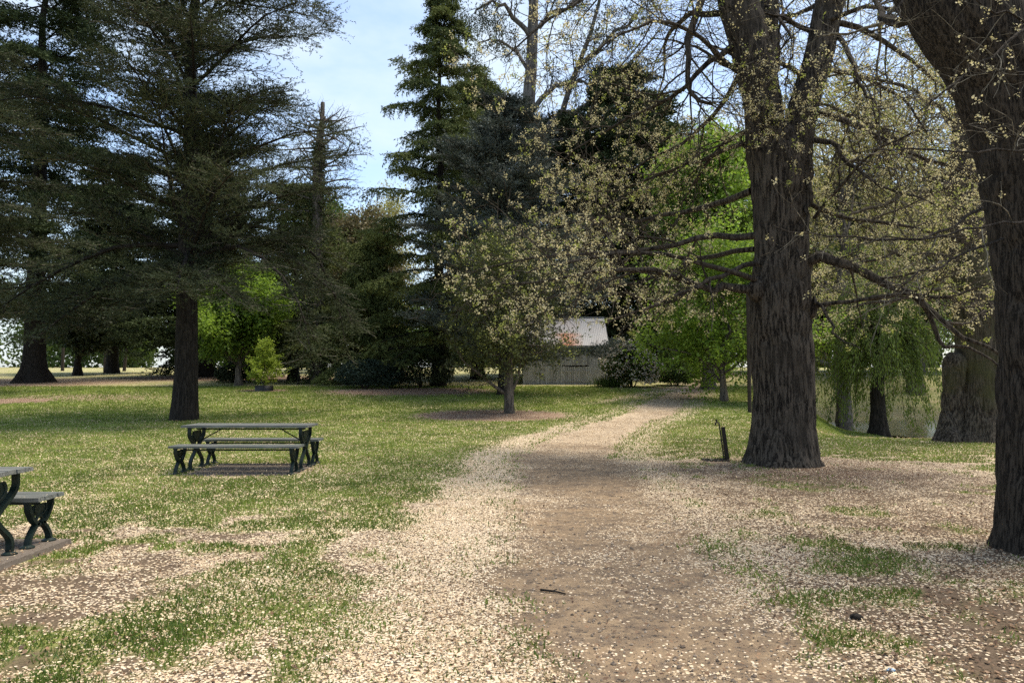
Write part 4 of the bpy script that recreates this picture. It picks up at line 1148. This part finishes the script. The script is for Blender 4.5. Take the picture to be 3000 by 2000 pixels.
broad('broadleaf_tree', 'bright green leafy tree behind the forked elm', 2075, 40, 14.2, 0.35, 3.3, G_BRIGHT, n1=34, n2=8, n3=7, nl=22, t0=0.42, ls=(.16, .26), lw=.15, spread=.28)
broad('broadleaf_tree', 'low bright green tree overhanging the far end of the path', 2120, 33, 6.6, 0.16, 3.6, G_BRIGHT, n1=26, n2=8, n3=6, nl=22, t0=0.12, ls=(.12, .2), lw=.11, spread=.2, droop=0.06)
broad('broadleaf_tree', 'fresh green tree tucked behind the big cedar trunk', 700, 43, 5.8, 0.2, 3.3, G_BRIGHT, n1=24, n2=8, n3=7, nl=26, t0=0.18, ls=(.14, .22), lw=.13, spread=.2)
broad('broadleaf_tree', 'small dark tree forking low near the left fence posts', 228, 56, 5.2, 0.32, 3.2, G_DARK, n1=14, n2=7, n3=6, nl=16, t0=0.22, ang=(30, 60), ls=(.2, .32), lw=.17, spread=.22, hfac=0.75, bark=BARK_DARK)
broad('broadleaf_tree', 'rusty olive rounded tree beyond the dead snag', 1040, 66, 13.5, 0.4, 5.0, G_RUST, n1=30, n2=8, n3=6, nl=26, t0=0.12, ls=(.2, .34), lw=.18, spread=.35)
broad('broadleaf_tree', 'mid green tree low in the sky gap left of the spire', 985, 78, 17, 0.5, 5.5, G_MID, n1=26, n2=8, n3=6, nl=22, t0=0.12, ls=(.24, .4), lw=.2, spread=.4)
broad('broadleaf_tree', 'greyish sparse tree against the sky beside the spire', 1115, 84, 21, 0.5, 5.5, G_OLIVE, n1=30, n2=8, n3=6, nl=8, t0=0.15, ls=(.2, .34), lw=.15, spread=.4)

# thin-leaved elms and others behind the forked elm
for (lab, px, Y, H, r0, Rm, lf, nl, fl) in (
        ('sparse olive elm further back, just right of the forked elm', 2470, 42, 20, .45, 7.0, G_OLIVE, 9, 5),
        ('sparse olive elm further back beyond the pond', 2680, 50, 23, .5, 8.0, G_OLIVE, 9, 4),
        ('yellowish elm behind the bright green tree', 2210, 60, 18, .5, 7.5, G_OLIVE, 9, 4),
        ('olive elm partly hidden behind the close dark trunk', 2960, 44, 21, .5, 7.5, G_OLIVE, 9, 4),
        ('thin rust tinged tree above the blossoming branches', 2010, 72, 25, .5, 7.0, G_GUM, 10, 0)):
    broad('elm_tree', lab, px, Y, H, r0, Rm, lf, n1=32, n2=8, n3=7, nl=nl, t0=0.16, ls=(.13, .24), lw=.12, spread=.34, up=0.05, flower=SEED if fl else None, nfl=fl, flw=.10)
broad('broadleaf_tree', 'dark green tree on the far bank of the pond', 2480, 58, 9, .4, 5, G_MID, n1=26, n2=8, n3=6, nl=24, t0=0.14, ls=(.2, .32), lw=.17, spread=.3)
broad('broadleaf_tree', 'dark leafy tree right of the willow across the water', 2700, 60, 10, .4, 5.5, G_DARK, n1=26, n2=8, n3=6, nl=24, t0=0.1, ls=(.2, .32), lw=.17, spread=.3)
broad('broadleaf_tree', 'green tree closing the view beyond the path end', 2010, 66, 10, .3, 5.5, G_MID, n1=28, n2=8, n3=6, nl=26, t0=0.08, ls=(.2, .32), lw=.18, spread=.3)

for (lab, px, Y, H, Rm) in (('dark backdrop tree behind the olive elms, right of the forked trunk', 2380, 70, 18, 7.5), ('dark backdrop tree beyond the pond, left of the mossy twin trunk', 2620, 74, 17, 8.0), ('dark backdrop tree glimpsed between mossy twin trunk and close trunk', 2900, 66, 17, 7.5)):
    broad('broadleaf_tree', lab, px, Y, H, .4, Rm, G_DARK, n1=36, n2=8, n3=7, nl=24, t0=0.2, ls=(.26, .42), lw=.22, spread=.4)

# willow at the pond
def willow():
    b = onground(2568, 31.5)
    b[2] = max(b[2], -1.02)
    o = thing('willow_tree', 'weeping willow trailing green fronds to the pond edge', 'tree', b)
    P, rr = rpath((0, 0, 0), 6.0, .36, 10, (0.02, 0), .12, 0.3)
    tb = MB()
    bark_tube(tb, P, rr, 60, 40, .03, .1, .5, .35, 5, 51)
    L1, R1 = grow(P[None], rr[None], 20, .45, 1, (35, 80), (0.7, 1.8), .05, -.1, .1, 9, .45, .12, .2)
    tb.tubes(L1, R1, 6)
    tb.build('trunk', BARK_DARK, o)
    cb = MB()
    A2, r2 = grow(L1, R1, 10, .3, 1, (30, 80), (1.6, 5.0), -.35, -.6, .07, 9, .4, .016, .4)
    A2[:, :, 2] = np.maximum(A2[:, :, 2], 0.05 + 0.5 * rng.random((len(A2), 1)))
    cb.tubes(A2, r2, 3, 0)
    c, tn, idx = on_paths(A2, 130, .05, 1, .09)
    ti = np.clip(rng.random(len(A2))[idx] * .6 + rng.random(len(c)) * .4, 0, 1)
    cb.leaves(c, norm(tn + rng.normal(0, .3, c.shape) - UPV * .5), rng.uniform(.10, .19, len(c)), .05, 1, ti)
    cb.build('crown', [TWIG, G_WILLOW], o)
willow()

# young tree in the mulch ring
def young_tree():
    Y = 28.3
    b = YT
    o = thing('young_tree', 'small spreading tree with yellow green leaves growing in a round mulch bed', 'tree', b)
    mpp = Y / F
    tb = MB()
    P = [np.array(b) - [0, 0, .2], at(1491, 1150, Y), at(1490, 1060, Y), at(1494, 980, Y), at(1490, 900, Y), at(1485, 820, Y), at(1488, 770, Y)]
    bark_tube(tb, P, [r * mpp for r in (16, 13.5, 12, 10.5, 8.5, 5.5, 2)], 90, 40, .012, .06, .35, .15, 5, 61)
    L = [limb(p, a, e) for p, a, e in (
        ([(1484, 1155, 28.3), (1440, 1125, 28.0), (1405, 1095, 27.6), (1360, 1060, 27.2), (1330, 1010, 27)], .075, .02),
        ([(1503, 1140, 28.3), (1518, 1105, 28.2), (1525, 1060, 28.1), (1545, 1000, 28), (1590, 930, 27.8)], .07, .02))]
    PL = np.stack([a for a, q in L]); RL = np.stack([q for a, q in L])
    st = catmull(P, 12)
    L1, R1 = grow(st[None], np.linspace(.17, .03, 12)[None], 40, .30, 1, (58, 95), (1.4, 2.7), .04, -.09, .12, 12, .5, .05, .2)
    L1 = np.concatenate([PL, L1]); R1 = np.concatenate([RL, R1])
    tb.tubes(L1, R1, 6)
    tb.build('trunk', BARK_GREY, o).matrix_parent_inverse = Matrix.Translation(-Vector(b))
    cb = MB()
    A2, r2 = grow(L1, R1, 11, .25, 1, (30, 65), (.5, 1.2), 0, -.05, .2, 6, .5, .014, .4)
    cb.tubes(A2, r2, 3, 0)
    A3, r3 = grow(A2, r2, 7, .2, 1, (30, 65), (.25, .55), -.03, -.05, .2, 4, .6, .007, .5)
    cb.tubes(A3, r3, 3, 0)
    ti3 = np.clip(.5 + 1.6 * (fbm(A3[:, 0, 0] * .8, A3[:, 0, 1] * .8, A3[:, 0, 2] * .8, 3) - .5), 0, 1)
    c, tn, idx = on_paths(A3, 10, .1, 1, .08)
    cb.leaves(c, norm(rng.normal(size=c.shape)), rng.uniform(.05, .12, len(c)), .065, 1, np.clip(ti3[idx] + rng.normal(0, .2, len(c)), 0, 1))
    c, tn, idx = on_paths(A3[rng.random(len(A3)) < .22], 5, .1, 1, .06)
    cb.leaves(c, norm(rng.normal(size=c.shape)), rng.uniform(.05, .10, len(c)), .06, 2, rng.random(len(c)))
    cb.build('crown', [TWIG, G_DEEP, YLEAF], o).matrix_parent_inverse = Matrix.Translation(-Vector(b))
young_tree()

# ------------------------------------------------------------------ shrubs
FLOWER = mat_leaf('pale_flower', (0.55, 0.46, 0.38), (0.82, 0.78, 0.70), 0.3)
G_BLUE = mat_leaf('blue_green_leaf', (0.014, 0.030, 0.020), (0.055, 0.085, 0.055), 0.2)
shrub('flowering_shrub', 'rounded dark shrub covered in pale blossom beside the shed', 1850, 41.5, (1.45, 1.3, 1.25), 9000, G_MID, .16, .08, FLOWER, 1500, .12, seed=3, lumps=.7)
shrub('shrub', 'low green shrub between the flowering shrub and the path', 1975, 43, (1.0, 1.0, .75), 5000, G_MID, .15, .09, FLOWER, 60, .09, seed=5)
shrub('shrub', 'blue green spreading shrub under the layered cedar', 1075, 40, (1.7, 1.3, .8), 8000, G_BLUE, .15, .06, seed=7)
shrub('shrub', 'dark evergreen shrub under the blue cedar', 1240, 41, (2.0, 1.5, 1.1), 9000, G_DARK, .16, .07, seed=9)
shrub('shrub', 'shaded leafy shrub hugging the green tree right of the cedar trunk', 690, 46, (1.2, 1.0, .7), 5000, G_DARK, .16, .09, seed=11)
shrub('shrub', 'light green shrub at the far bend of the path', 2075, 47, (1.6, 1.4, .9), 5000, G_BRIGHT, .16, .09, seed=13)

# grass tuft at the shed corner
def tuft():
    b = onground(1790, 41.2)
    n = 900
    a = rng.random(n) * 6.283; r = np.abs(rng.normal(0, .3, n))
    c = np.stack([r * np.cos(a) * 1.5, r * np.sin(a), np.zeros(n)], 1)
    d = norm(np.stack([np.cos(a) * .5 + rng.normal(0, .2, n), np.sin(a) * .5 + rng.normal(0, .2, n), np.ones(n)], 1))
    mb = MB()
    mb.leaves(c, d, rng.uniform(.35, .75, n), .035, 0, rng.random(n))
    o = mb.build('grass_tuft', G_MID)
    o.location = [float(v) for v in b]
    tag(o, 'tall green grass tuft at the corner of the shed', 'grass tuft')
tuft()

# sapling in its black surround
def sapling():
    b = onground(775, 38.4)
    o = thing('sapling', 'small yellow green sapling growing inside a black ring surround', 'sapling', b)
    tb = MB()
    P, rr = rpath((0, 0, 0), 2.4, .03, 8, wob=.03)
    tb.tube(P, rr, 8)
    L1, R1 = grow(P[None], rr[None], 56, .10, 1, (50, 80), (.75, 1.4), .05, .05, .1, 6, .5, .014, .3, prof=lambda t: 1.2 - 1.08 * t)
    tb.tubes(L1, R1, 4)
    tb.build('trunk', TWIG, o)
    cb = MB()
    A2, r2 = grow(L1, R1, 6, .2, 1, (30, 60), (.2, .42), .02, .02, .15, 4, .5, .008, .4)
    cb.tubes(A2, r2, 3, 0)
    c, tn, idx = on_paths(A2, 16, .1, 1, .045)
    cb.leaves(c, norm(rng.normal(size=c.shape) + UPV * .3), rng.uniform(.07, .13, len(c)), .07, 1, rng.random(len(c)))
    cb.build('crown', [TWIG, G_SAP], o)
    m, t = new_mat('black_plastic')
    finish(t, (0.012, 0.013, 0.015), .5, .4)
    rb = MB()
    k = 32; a = np.arange(k) * 2 * math.pi / k
    prof_ = [(.46, -.05), (.46, .26), (.43, .27), (.40, .26), (.40, .02)]
    V = np.concatenate([np.stack([r * np.cos(a), r * np.sin(a), np.full(k, z)], 1) for r, z in prof_])
    Fq = [[j * k + i, j * k + (i + 1) % k, (j + 1) * k + (i + 1) % k, (j + 1) * k + i] for j in range(4) for i in range(k)]
    rb.add(V, Fq, 0, .5, True)
    q = rb.build('tree_surround', m)
    q.location = [float(v) for v in b]
    tag(q, 'black plastic ring around the foot of the sapling', 'tree ring')
G_SAP = mat_leaf('sapling_leaf', (0.12, 0.18, 0.022), (0.36, 0.44, 0.065), 0.45, (0.42, 0.55, 0.07))
sapling()

# ------------------------------------------------------------------ distant wood
def wood():
    mb = MB()
    n = 26
    xs = np.concatenate([np.linspace(-120, 120, 60)])
    cs, rs = [], []
    for x in xs:
        Y = rng.uniform(118, 150)
        z = gz(x, Y)
        hgt = rng.uniform(9, 15) if x > -60 else rng.uniform(13, 19)
        for q in range(6):
            cs.append([x + rng.normal(0, 1.5), Y + rng.normal(0, 1.5), z + hgt * rng.uniform(.1, .8)]); rs.append(hgt * rng.uniform(.22, .36))
    cs = np.array(cs); rs = np.array(rs)
    k = 420
    d = norm(rng.normal(size=(len(cs) * k, 3)))
    bump = .75 + .6 * fbm(d[:, 0] * 2 + np.repeat(np.arange(len(cs)), k), d[:, 1] * 2, d[:, 2] * 2, 2)
    p = np.repeat(cs, k, 0) + d * (np.repeat(rs, k) * bump * (.6 + .4 * rng.random(len(d)) ** .5))[:, None]
    ti = np.clip(np.repeat(rng.random(len(cs)), k) * .6 + rng.random(len(d)) * .4, 0, 1)
    mb.leaves(p, norm(rng.normal(size=d.shape)), rng.uniform(.5, .9, len(d)), .5, 0, ti, norm(d + rng.normal(0, .5, d.shape)))
    o = mb.build('distant_woodland', G_MID)
    tag(o, 'far off green wood closing the horizon', 'woodland', kind='stuff')
wood()

# ------------------------------------------------------------------ shed
def shed():
    m, t = new_mat('weathered_boards')
    ob = N(t, 'ShaderNodeTexCoord').outputs['Object']
    a = tex_noise(t, 9, 5, ob, (6, 6, 0.5))
    pb = N(t, 'ShaderNodeAttribute', attribute_name='tint').outputs['Fac']
    c = mix(t, pb, (0.28, 0.27, 0.25), (0.52, 0.50, 0.47))
    c = mix(t, ramp(t, a, .4, .7), c, (0.20, 0.185, 0.165))
    finish(t, c, .9, .15, a, .006, .6)
    mr, t = new_mat('rusty_iron_roof')
    ob = N(t, 'ShaderNodeTexCoord').outputs['Object']
    nz = tex_noise(t, 1.1, 5, ob); nz2 = tex_noise(t, 7, 4, ob, (1, .3, .3))
    c = mix(t, nz2, (0.24, 0.255, 0.275), (0.37, 0.39, 0.41))
    rus = N(t, 'ShaderNodeAttribute', attribute_name='tint').outputs['Fac']
    mm = N(t, 'ShaderNodeMath', operation='MULTIPLY'); t.links.new(rus, mm.inputs[0]); t.links.new(ramp(t, nz, .30, .55), mm.inputs[1])
    c = mix(t, mm.outputs[0], c, (0.33, 0.13, 0.06))
    finish(t, c, .6, .3, None, metallic=0.0)
    md, t = new_mat('painted_inside_shade'); finish(t, (0.012, 0.011, 0.010), .9, .1)  # near-black colour stands in for the unlit interior
    Y = 44.0
    x0, x1 = (1532 - 1500) / F * Y, (1772 - 1500) / F * Y
    b = np.array([(x0 + x1) / 2, Y, gz((x0 + x1) / 2, Y)])
    o = thing('shed', 'old grey timber shed with rust stained iron roof', 'shed', b)
    W = (x1 - x0) / 2; D = 4.0; Hh = 2.28
    wb = MB()
    def boards(xa, xb, y, za, zb, wd, out, top=True):
        x = xa
        while x < xb - .01:
            w_ = min(wd * rng.uniform(.85, 1.15), xb - x)
            wb.box(x, x + w_ - .008, y - out - rng.uniform(0, .006), y, za - rng.uniform(0, .03), zb, 0, tint=rng.random())
            x += w_
    # front wall: upper skin, lower skin each side of the door opening
    boards(-W, -W + 1.05, 0, -.15, Hh, .16, .025)
    boards(-W + 1.15, -W + 2.25, 0, -.15, 1.1, .16, .025)
    boards(-W + 1.15, W - .12, 0, 1.14, Hh, .15, .022)
    boards(W - .82, W - .12, 0, -.15, 1.12, .15, .028)
    for x in (-W + 1.1, W - .06, -W + 2.3, W - .86):
        wb.box(x - .05, x + .05, -.05, .0, -.15, Hh, 0, tint=rng.random())
    wb.box(-W + 2.25, W - .82, .06, .10, -.15, 1.14, 1)          # black sheet painting the shed's inner shade, seen above the low door
    # side and back walls
    k = 0
    for yy in np.arange(0.02, D, .17):
        for sx in (-W, W - .025):
            wb.box(sx, sx + .025, yy, yy + .162, -.2, Hh + 1.75 * (1 - abs(yy + .08 - D / 2) / (D / 2)) * .93, 0, tint=rng.random())
    wb.box(-W + .03, W - .03, D - .03, D, -.2, Hh, 0)
    wb.build('wall', [m, md], o)
    db = MB()
    x = -W + 2.36
    while x < W - .93:
        w_ = .125 * rng.uniform(.85, 1.2)
        db.box(x, x + w_ - .012, -.035 - rng.uniform(0, .008), -.005, -.08, 1.05 + rng.uniform(-.02, .02), 0, tint=rng.uniform(.25, 1))
        x += w_
    db.box(-W + 2.36, W - .95, -.065, -.046, .14, .24, 0, tint=.4)
    db.box(-W + 2.36, W - .95, -.065, -.046, .72, .82, 0, tint=.5)
    db.build('door', m, o)
    rb = MB()
    ridge = Hh + 1.78
    nxr = 150
    xs = np.linspace(-W - .22, W + .22, nxr)
    wave = .018 * np.sin(xs * 2 * math.pi / .11)
    for side in (0, 1):
        ys = np.linspace(-.32, D / 2, 14) if side == 0 else np.linspace(D + .32, D / 2, 14)
        rows = []
        for j, y in enumerate(ys):
            z = Hh - .05 + (ridge - Hh + .05) * (1 - abs(y - D / 2) / (D / 2 + .32)) + (0.02 if j > 6 else 0)
            rows.append(np.stack([xs, np.full(nxr, y), z + wave + .06], 1))
        V = np.concatenate(rows)
        Fq = [[j * nxr + i, j * nxr + i + 1, (j + 1) * nxr + i + 1, (j + 1) * nxr + i] for j in range(13) for i in range(nxr - 1)]
        rst = np.concatenate([np.clip(1.1 - np.abs(xs - (-W + 2.6)) / .95, 0, 1) * (1.0 if j < 6 else .10) + .08 for j in range(14)])
        rb.add(V, Fq, 0, rst, True)
    rb.box(-W - .2, W + .2, -.30, -.26, Hh - .10, Hh + .015, 1)
    rb.box(-W - .22, W + .22, D / 2 - .10, D / 2 + .10, ridge + .06, ridge + .10, 0, tint=.1)
    for sx in (-W - .21, W + .17):
        for s in (0, 1):
            y0, y1 = (-.3, D / 2) if s == 0 else (D + .3, D / 2)
            v = np.array([[sx, y0, Hh - .12], [sx + .04, y0, Hh - .12], [sx + .04, y0, Hh + .02], [sx, y0, Hh + .02], [sx, y1, ridge - .1], [sx + .04, y1, ridge - .1], [sx + .04, y1, ridge + .03], [sx, y1, ridge + .03]])
            rb.add(v, [[0, 3, 2, 1], [4, 5, 6, 7], [0, 1, 5, 4], [1, 2, 6, 5], [2, 3, 7, 6], [3, 0, 4, 7]], 1)
    rb.build('roof', [mr, m], o)
shed()

# ------------------------------------------------------------------ picnic furniture
def furniture_mats():
    m, t = new_mat('weathered_slats')
    ob = N(t, 'ShaderNodeTexCoord').outputs['Object']
    a = tex_noise(t, 14, 6, ob, (0.25, 5, 5)); b_ = tex_noise(t, 2.0, 4, ob)
    c = mix(t, ramp(t, a, .35, .7), (0.065, 0.072, 0.066), (0.19, 0.195, 0.185))
    c = mix(t, ramp(t, b_, .5, .75), c, (0.10, 0.12, 0.11))
    finish(t, c, .95, .1, a, .004, .8)
    m2, t = new_mat('green_cast_iron')
    a = tex_noise(t, 9, 5)
    c = mix(t, ramp(t, a, .4, .75), (0.004, 0.011, 0.010), (0.013, 0.026, 0.023))
    finish(t, c, .5, .25, a, .002, .5)
    m3, t = new_mat('concrete_slab')
    a = tex_noise(t, 3.0, 6); b_ = tex_noise(t, 40, 3)
    c = mix(t, a, (0.075, 0.062, 0.052), (0.165, 0.140, 0.115)); c = mix(t, ramp(t, b_, .5, .75), c, (0.20, 0.175, 0.15))
    finish(t, c, .9, .2, b_, .004, .5)
    return m, m2, m3
SLAT, IRON, CONC = furniture_mats()

def strap(mb, pts, wd, th):
    """flat iron strap: pts in the (y, z) plane, width along x"""
    P = catmull([[0, y, z] for y, z in pts], 18)
    T = norm(np.gradient(P, axis=0)); Nn = np.stack([0 * T[:, 0], -T[:, 2], T[:, 1]], 1)
    V = []
    for sx, sn in ((-1, -1), (1, -1), (1, 1), (-1, 1)):
        V.append(P + np.array([sx * wd / 2, 0, 0]) + Nn * sn * th / 2)
    V = np.stack(V, 1).reshape(-1, 3)
    n = len(P)
    Fq = [[i * 4 + k, i * 4 + (k + 1) % 4, (i + 1) * 4 + (k + 1) % 4, (i + 1) * 4 + k] for i in range(n - 1) for k in range(4)]
    Fq += [[3, 2, 1, 0], [(n - 1) * 4 + k for k in range(4)]]
    mb.add(V, Fq)

def plate(mb, pts, x0, x1):
    k = len(pts)
    a = np.array([[x0, y, z] for y, z in pts]); b_ = np.array([[x1, y, z] for y, z in pts])
    ca = np.vstack([a, a.mean(0)[None]]); cb_ = np.vstack([b_, b_.mean(0)[None]])
    mb.add(ca, [[(i + 1) % k, i, k] for i in range(k)]); mb.add(cb_, [[i, (i + 1) % k, k] for i in range(k)])
    mb.add(np.vstack([a, b_]), [[i, (i + 1) % k, k + (i + 1) % k, k + i] for i in range(k)])

def end_frame(H, top, waist_z, foot, waist=.055):
    mb = MB()
    th = .030 if H < .6 else .036
    for s in (-1, 1):
        strap(mb, [(s * (top - .02), H - .01), (s * (top - .035), H - .10 * H / .45), (s * (waist + .035), waist_z + .16 * (H - waist_z)), (s * waist * .55, waist_z)], .055, th)
        strap(mb, [(s * waist * .55, waist_z + .01), (s * (waist + .03), waist_z * .80), (s * (foot - .015), waist_z * .42), (s * foot, .02)], .055, th)
    mb.box(-.03, .03, -top - .005, top + .005, H - .018, H, 0)
    # ring at the waist and cast shield hanging below the top rail
    a = np.linspace(0, 2 * math.pi, 25)
    rr = .045 if H < .6 else .085
    zc = waist_z + rr * .55
    ring = np.stack([0 * a, rr * np.cos(a), zc + rr * np.sin(a)], 1)
    mb.tubes(ring[None], np.full((1, 25), .014), 6)
    return mb

def shield(H, top, waist_z):
    mb = MB()
    w_ = top * .58; z1 = H - .02; z0 = waist_z + (H - waist_z) * .30
    pts = []
    for i in range(25):
        a = -math.pi / 2 + (i - 12) / 12 * math.pi * .62
        pts.append((w_ * math.cos(a) * 1.05 if True else 0, z1 - .02 - (z1 - z0) * .55 + (z1 - z0) * .46 * math.sin(a) - 0.02))
    pts = [(w_ * math.sin((i - 12) / 12 * 2.2), (z0 + z1) / 2 - (z1 - z0) * .5 * math.cos((i - 12) / 12 * 2.2)) for i in range(25)]
    plate(mb, pts, -.009, .009)
    ring = np.array([[.012, y * .78, (z0 + z1) / 2 + (z - (z0 + z1) / 2) * .78] for y, z in pts])
    mb.tubes(ring[None], np.full((1, 25), .006), 5)
    return mb

def slats(W, D, n, H, th=.035):
    mb = MB()
    w_ = D / n
    for i in range(n):
        y0 = -D / 2 + i * w_
        mb.box(-W / 2 + rng.uniform(-.004, .004), W / 2 + rng.uniform(-.004, .004), y0 + .005, y0 + w_ - .005, H, H + th + rng.uniform(-.002, .002), taper=.004)
    return mb

def feet(foot):
    out = []
    for s in (-1, 1):
        f = MB()
        k = 14; a = np.arange(k) * 2 * math.pi / k
        V = np.concatenate([np.stack([r * np.cos(a), s * foot + r * np.sin(a), np.full(k, z)], 1) for r, z in ((.062, .0), (.062, .012), (.03, .028))])
        f.add(V, [[j * k + i, j * k + (i + 1) % k, (j + 1) * k + (i + 1) % k, (j + 1) * k + i] for j in range(2) for i in range(k)])
        f.add(V[2 * k:], [[i, (i + 1) % k, (i + 2) % k] for i in range(0, k - 2)])
        out.append(f)
    return out

def make_seat(name, label, cat, loc, W, D, n, H, top, waist_z, foot, fx, group, th=.035):
    o = thing(name, label, cat, loc, group)
    slats(W, D, n, H, th).build('tabletop' if H > .6 else 'seat', SLAT, o)
    for s in (-1, 1):
        e = end_frame(H, top, waist_z, foot).build('leg_frame', IRON, o)
        e.location = (s * fx, 0, 0)
        q = shield(H, top, waist_z).build('shield_panel', IRON, e)
        for f in feet(foot):
            f.build('foot_pad', IRON, e)
    rb = MB()
    rb.box(-fx, fx, -.014, .014, H - .055, H - .03)
    for s in (-1, 1):
        P = np.array([[s * (fx - .02), 0, H * .62], [s * (fx - .42), 0, H - .045]])
        if H > .6: rb.tubes(P[None], np.full((1, 2), .010), 6)
    rb.build('brace', IRON, o)
    return o

def slab(label, cx, cy, wx, wy, h):
    mb = MB()
    mb.box(-wx / 2, wx / 2, -wy / 2, wy / 2, -.06, h, taper=.012)
    o = mb.build('concrete_slab', CONC)
    o.location = (cx, cy, gz(cx, cy))
    tag(o, label, 'concrete slab', 'concrete pads under the picnic tables')
    return h

def picnic(cx, cy, labs, benches, slabspec):
    h = slab(labs[0], *slabspec)
    z = gz(slabspec[0], slabspec[1]) + h
    make_seat('picnic_table', labs[1], 'picnic table', (cx, cy, z), 2.12, .68, 6, .71, .31, .34, .24, .93, 'picnic tables on the lawn')
    for lab, s in benches:
        make_seat('bench', lab, 'bench', (cx, cy + s * .63, z), 2.08, .40, 4, .415, .19, .19, .155, .93, 'benches at the picnic tables')

picnic(-4.47, 12.75, ('concrete pad under the further picnic table', 'slatted picnic table in front of the big cedar trunk'),
       [('slatted bench on the near side of the further picnic table', -1), ('slatted bench on the far side of the further picnic table', 1)], (-4.36, 12.65, 1.72, 1.55, .012))
picnic(-5.28, 6.25, ('concrete pad cut by the left edge under the nearer table', 'near green legged picnic table cut off by the left edge'),
       [('near slatted bench with iron legs at the left edge', 1)], (-5.40, 6.25, 2.45, 1.75, .05))

# ------------------------------------------------------------------ tap post and drain grate
def tap_post():
    m, t = new_mat('dark_timber')
    a = tex_noise(t, 10, 5, stretch=(4, 4, .4))
    finish(t, mix(t, a, (0.015, 0.012, 0.010), (0.055, 0.045, 0.038)), .85, .2, a, .004, .5)
    m2, t = new_mat('old_metal')
    finish(t, (0.035, 0.030, 0.027), .5, .4, None, metallic=.6)
    b = onground(2127, 14.1)
    o = thing('tap_post', 'short leaning dark post with a tap on top beside the elm', 'post', b)
    mb = MB()
    mb.box(-.034, .034, -.034, .034, -.1, .63, taper=.003)
    p = mb.build('post', m, o); p.rotation_euler = (0, R(-7), 0)
    tb = MB()
    P = catmull([[-.066, -.02, .02], [-.066, -.02, .5], [-.07, -.02, .69], [-.085, -.02, .725], [-.115, -.02, .735], [-.135, -.02, .71], [-.14, -.02, .68]], 24)
    tb.tube(P, np.full(24, .014), 8)
    tb.box(-.125, -.095, -.032, -.008, .745, .775); tb.box(-.14, -.08, -.028, -.012, .775, .785)
    q = tb.build('tap', m2, o); q.rotation_euler = (0, R(-7), 0)
    gb = MB()
    for y in (-.16, .16): gb.box(-.22, .22, y - .018, y + .018, 0, .025)
    for x in (-.22, .22): gb.box(x - .018, x + .018, -.14, .14, 0, .024)
    for x in np.linspace(-.15, .15, 6): gb.box(x - .01, x + .01, -.14, .14, .004, .018)
    g = gb.build('drain_grate', m2)
    bb = onground(2092, 14.05)
    g.location = [float(v) for v in bb]
    tag(g, 'low dark metal drain grate at the foot of the tap post', 'drain grate')
    # tall pole beyond the elm
    b = onground(2194, 28.5)
    pb = MB()
    tt = np.linspace(0, 1, 8)
    pb.tube(np.stack([0 * tt, 0 * tt, -.3 + 4.9 * tt], 1), np.full(8, .075), 12)
    o2 = pb.build('timber_pole', m); o2.location = [float(v) for v in b]
    tag(o2, 'slim dark timber pole just behind the forked elm trunk', 'pole')
    # posts far left
    labs = ['thin fence post left of the small forking tree', 'fence post just right of the small forking tree', 'leaning fence post furthest right, near the big cedar trunk']
    for i, (px, ln) in enumerate(((184, 0), (308, 0.01), (364, .09))):
        fb = MB()
        fb.tube(np.stack([ln * tt * 2.4, 0 * tt, -.2 + 2.5 * tt], 1), np.linspace(.16, .13, 8), 10)
        b = onground(px, 72)
        q = fb.build('fence_post', m); q.location = [float(v) for v in b]
        tag(q, labs[i], 'fence post', 'posts beyond the left lawn')
tap_post()

# fallen stick on the path
def stick():
    X, Y = gpx(1618, 1718)
    mb = MB()
    P = catmull([[-.09, .05, .012], [-.03, .012, .016], [.03, -.01, .014], [.09, -.055, .011]], 10)
    mb.tube(P, np.linspace(.009, .006, 10), 7)
    mb.tube(catmull([[.0, 0, .015], [.02, .02, .02], [.035, .045, .018]], 5), np.linspace(.005, .003, 5), 5)
    o = mb.build('fallen_stick', BARK_DARK)
    o.location = (X, Y, gz(X, Y) - .02)
    tag(o, 'short dark stick lying on the dirt path', 'stick')
stick()

def small_things():
    def lump(px, py, r, seed, mat, name, label, cat, sq=(1, 1, .6)):
        X, Y = gpx(px, py)
        th, ph = np.meshgrid(np.linspace(0, 2 * math.pi, 19)[:-1], np.linspace(0.05, math.pi - .05, 12))
        d = np.stack([np.cos(th) * np.sin(ph), np.sin(th) * np.sin(ph), np.cos(ph)], -1)
        k = r * (0.65 + 0.8 * fbm(d[..., 0] * 2.5 + seed, d[..., 1] * 2.5, d[..., 2] * 2.5, 3))
        V = (d * k[..., None] * np.array(sq)).reshape(-1, 3)
        f = [[j * 18 + i, j * 18 + (i + 1) % 18, (j + 1) * 18 + (i + 1) % 18, (j + 1) * 18 + i] for j in range(11) for i in range(18)]
        mb = MB(); mb.add(V, f, 0, .5, True)
        o = mb.build(name, mat)
        o.location = (X, Y, float(surf_z(np.array([X]), np.array([Y]))[0]) + r * .25)
        tag(o, label, cat)
    lump(2492, 1800, .035, 2.0, BARK_DARK, 'pine_cone', 'dark fallen cone lying in the litter right of the path', 'pine cone', (1.2, .9, .7))
    m, t = new_mat('blue_paper'); finish(t, (0.22, 0.36, 0.52), .6, .3)
    lump(2588, 1946, .020, 5.0, m, 'paper_scrap', 'tiny crumpled pale blue scrap in the litter at lower right', 'litter scrap', (1.2, .8, .4))
small_things()
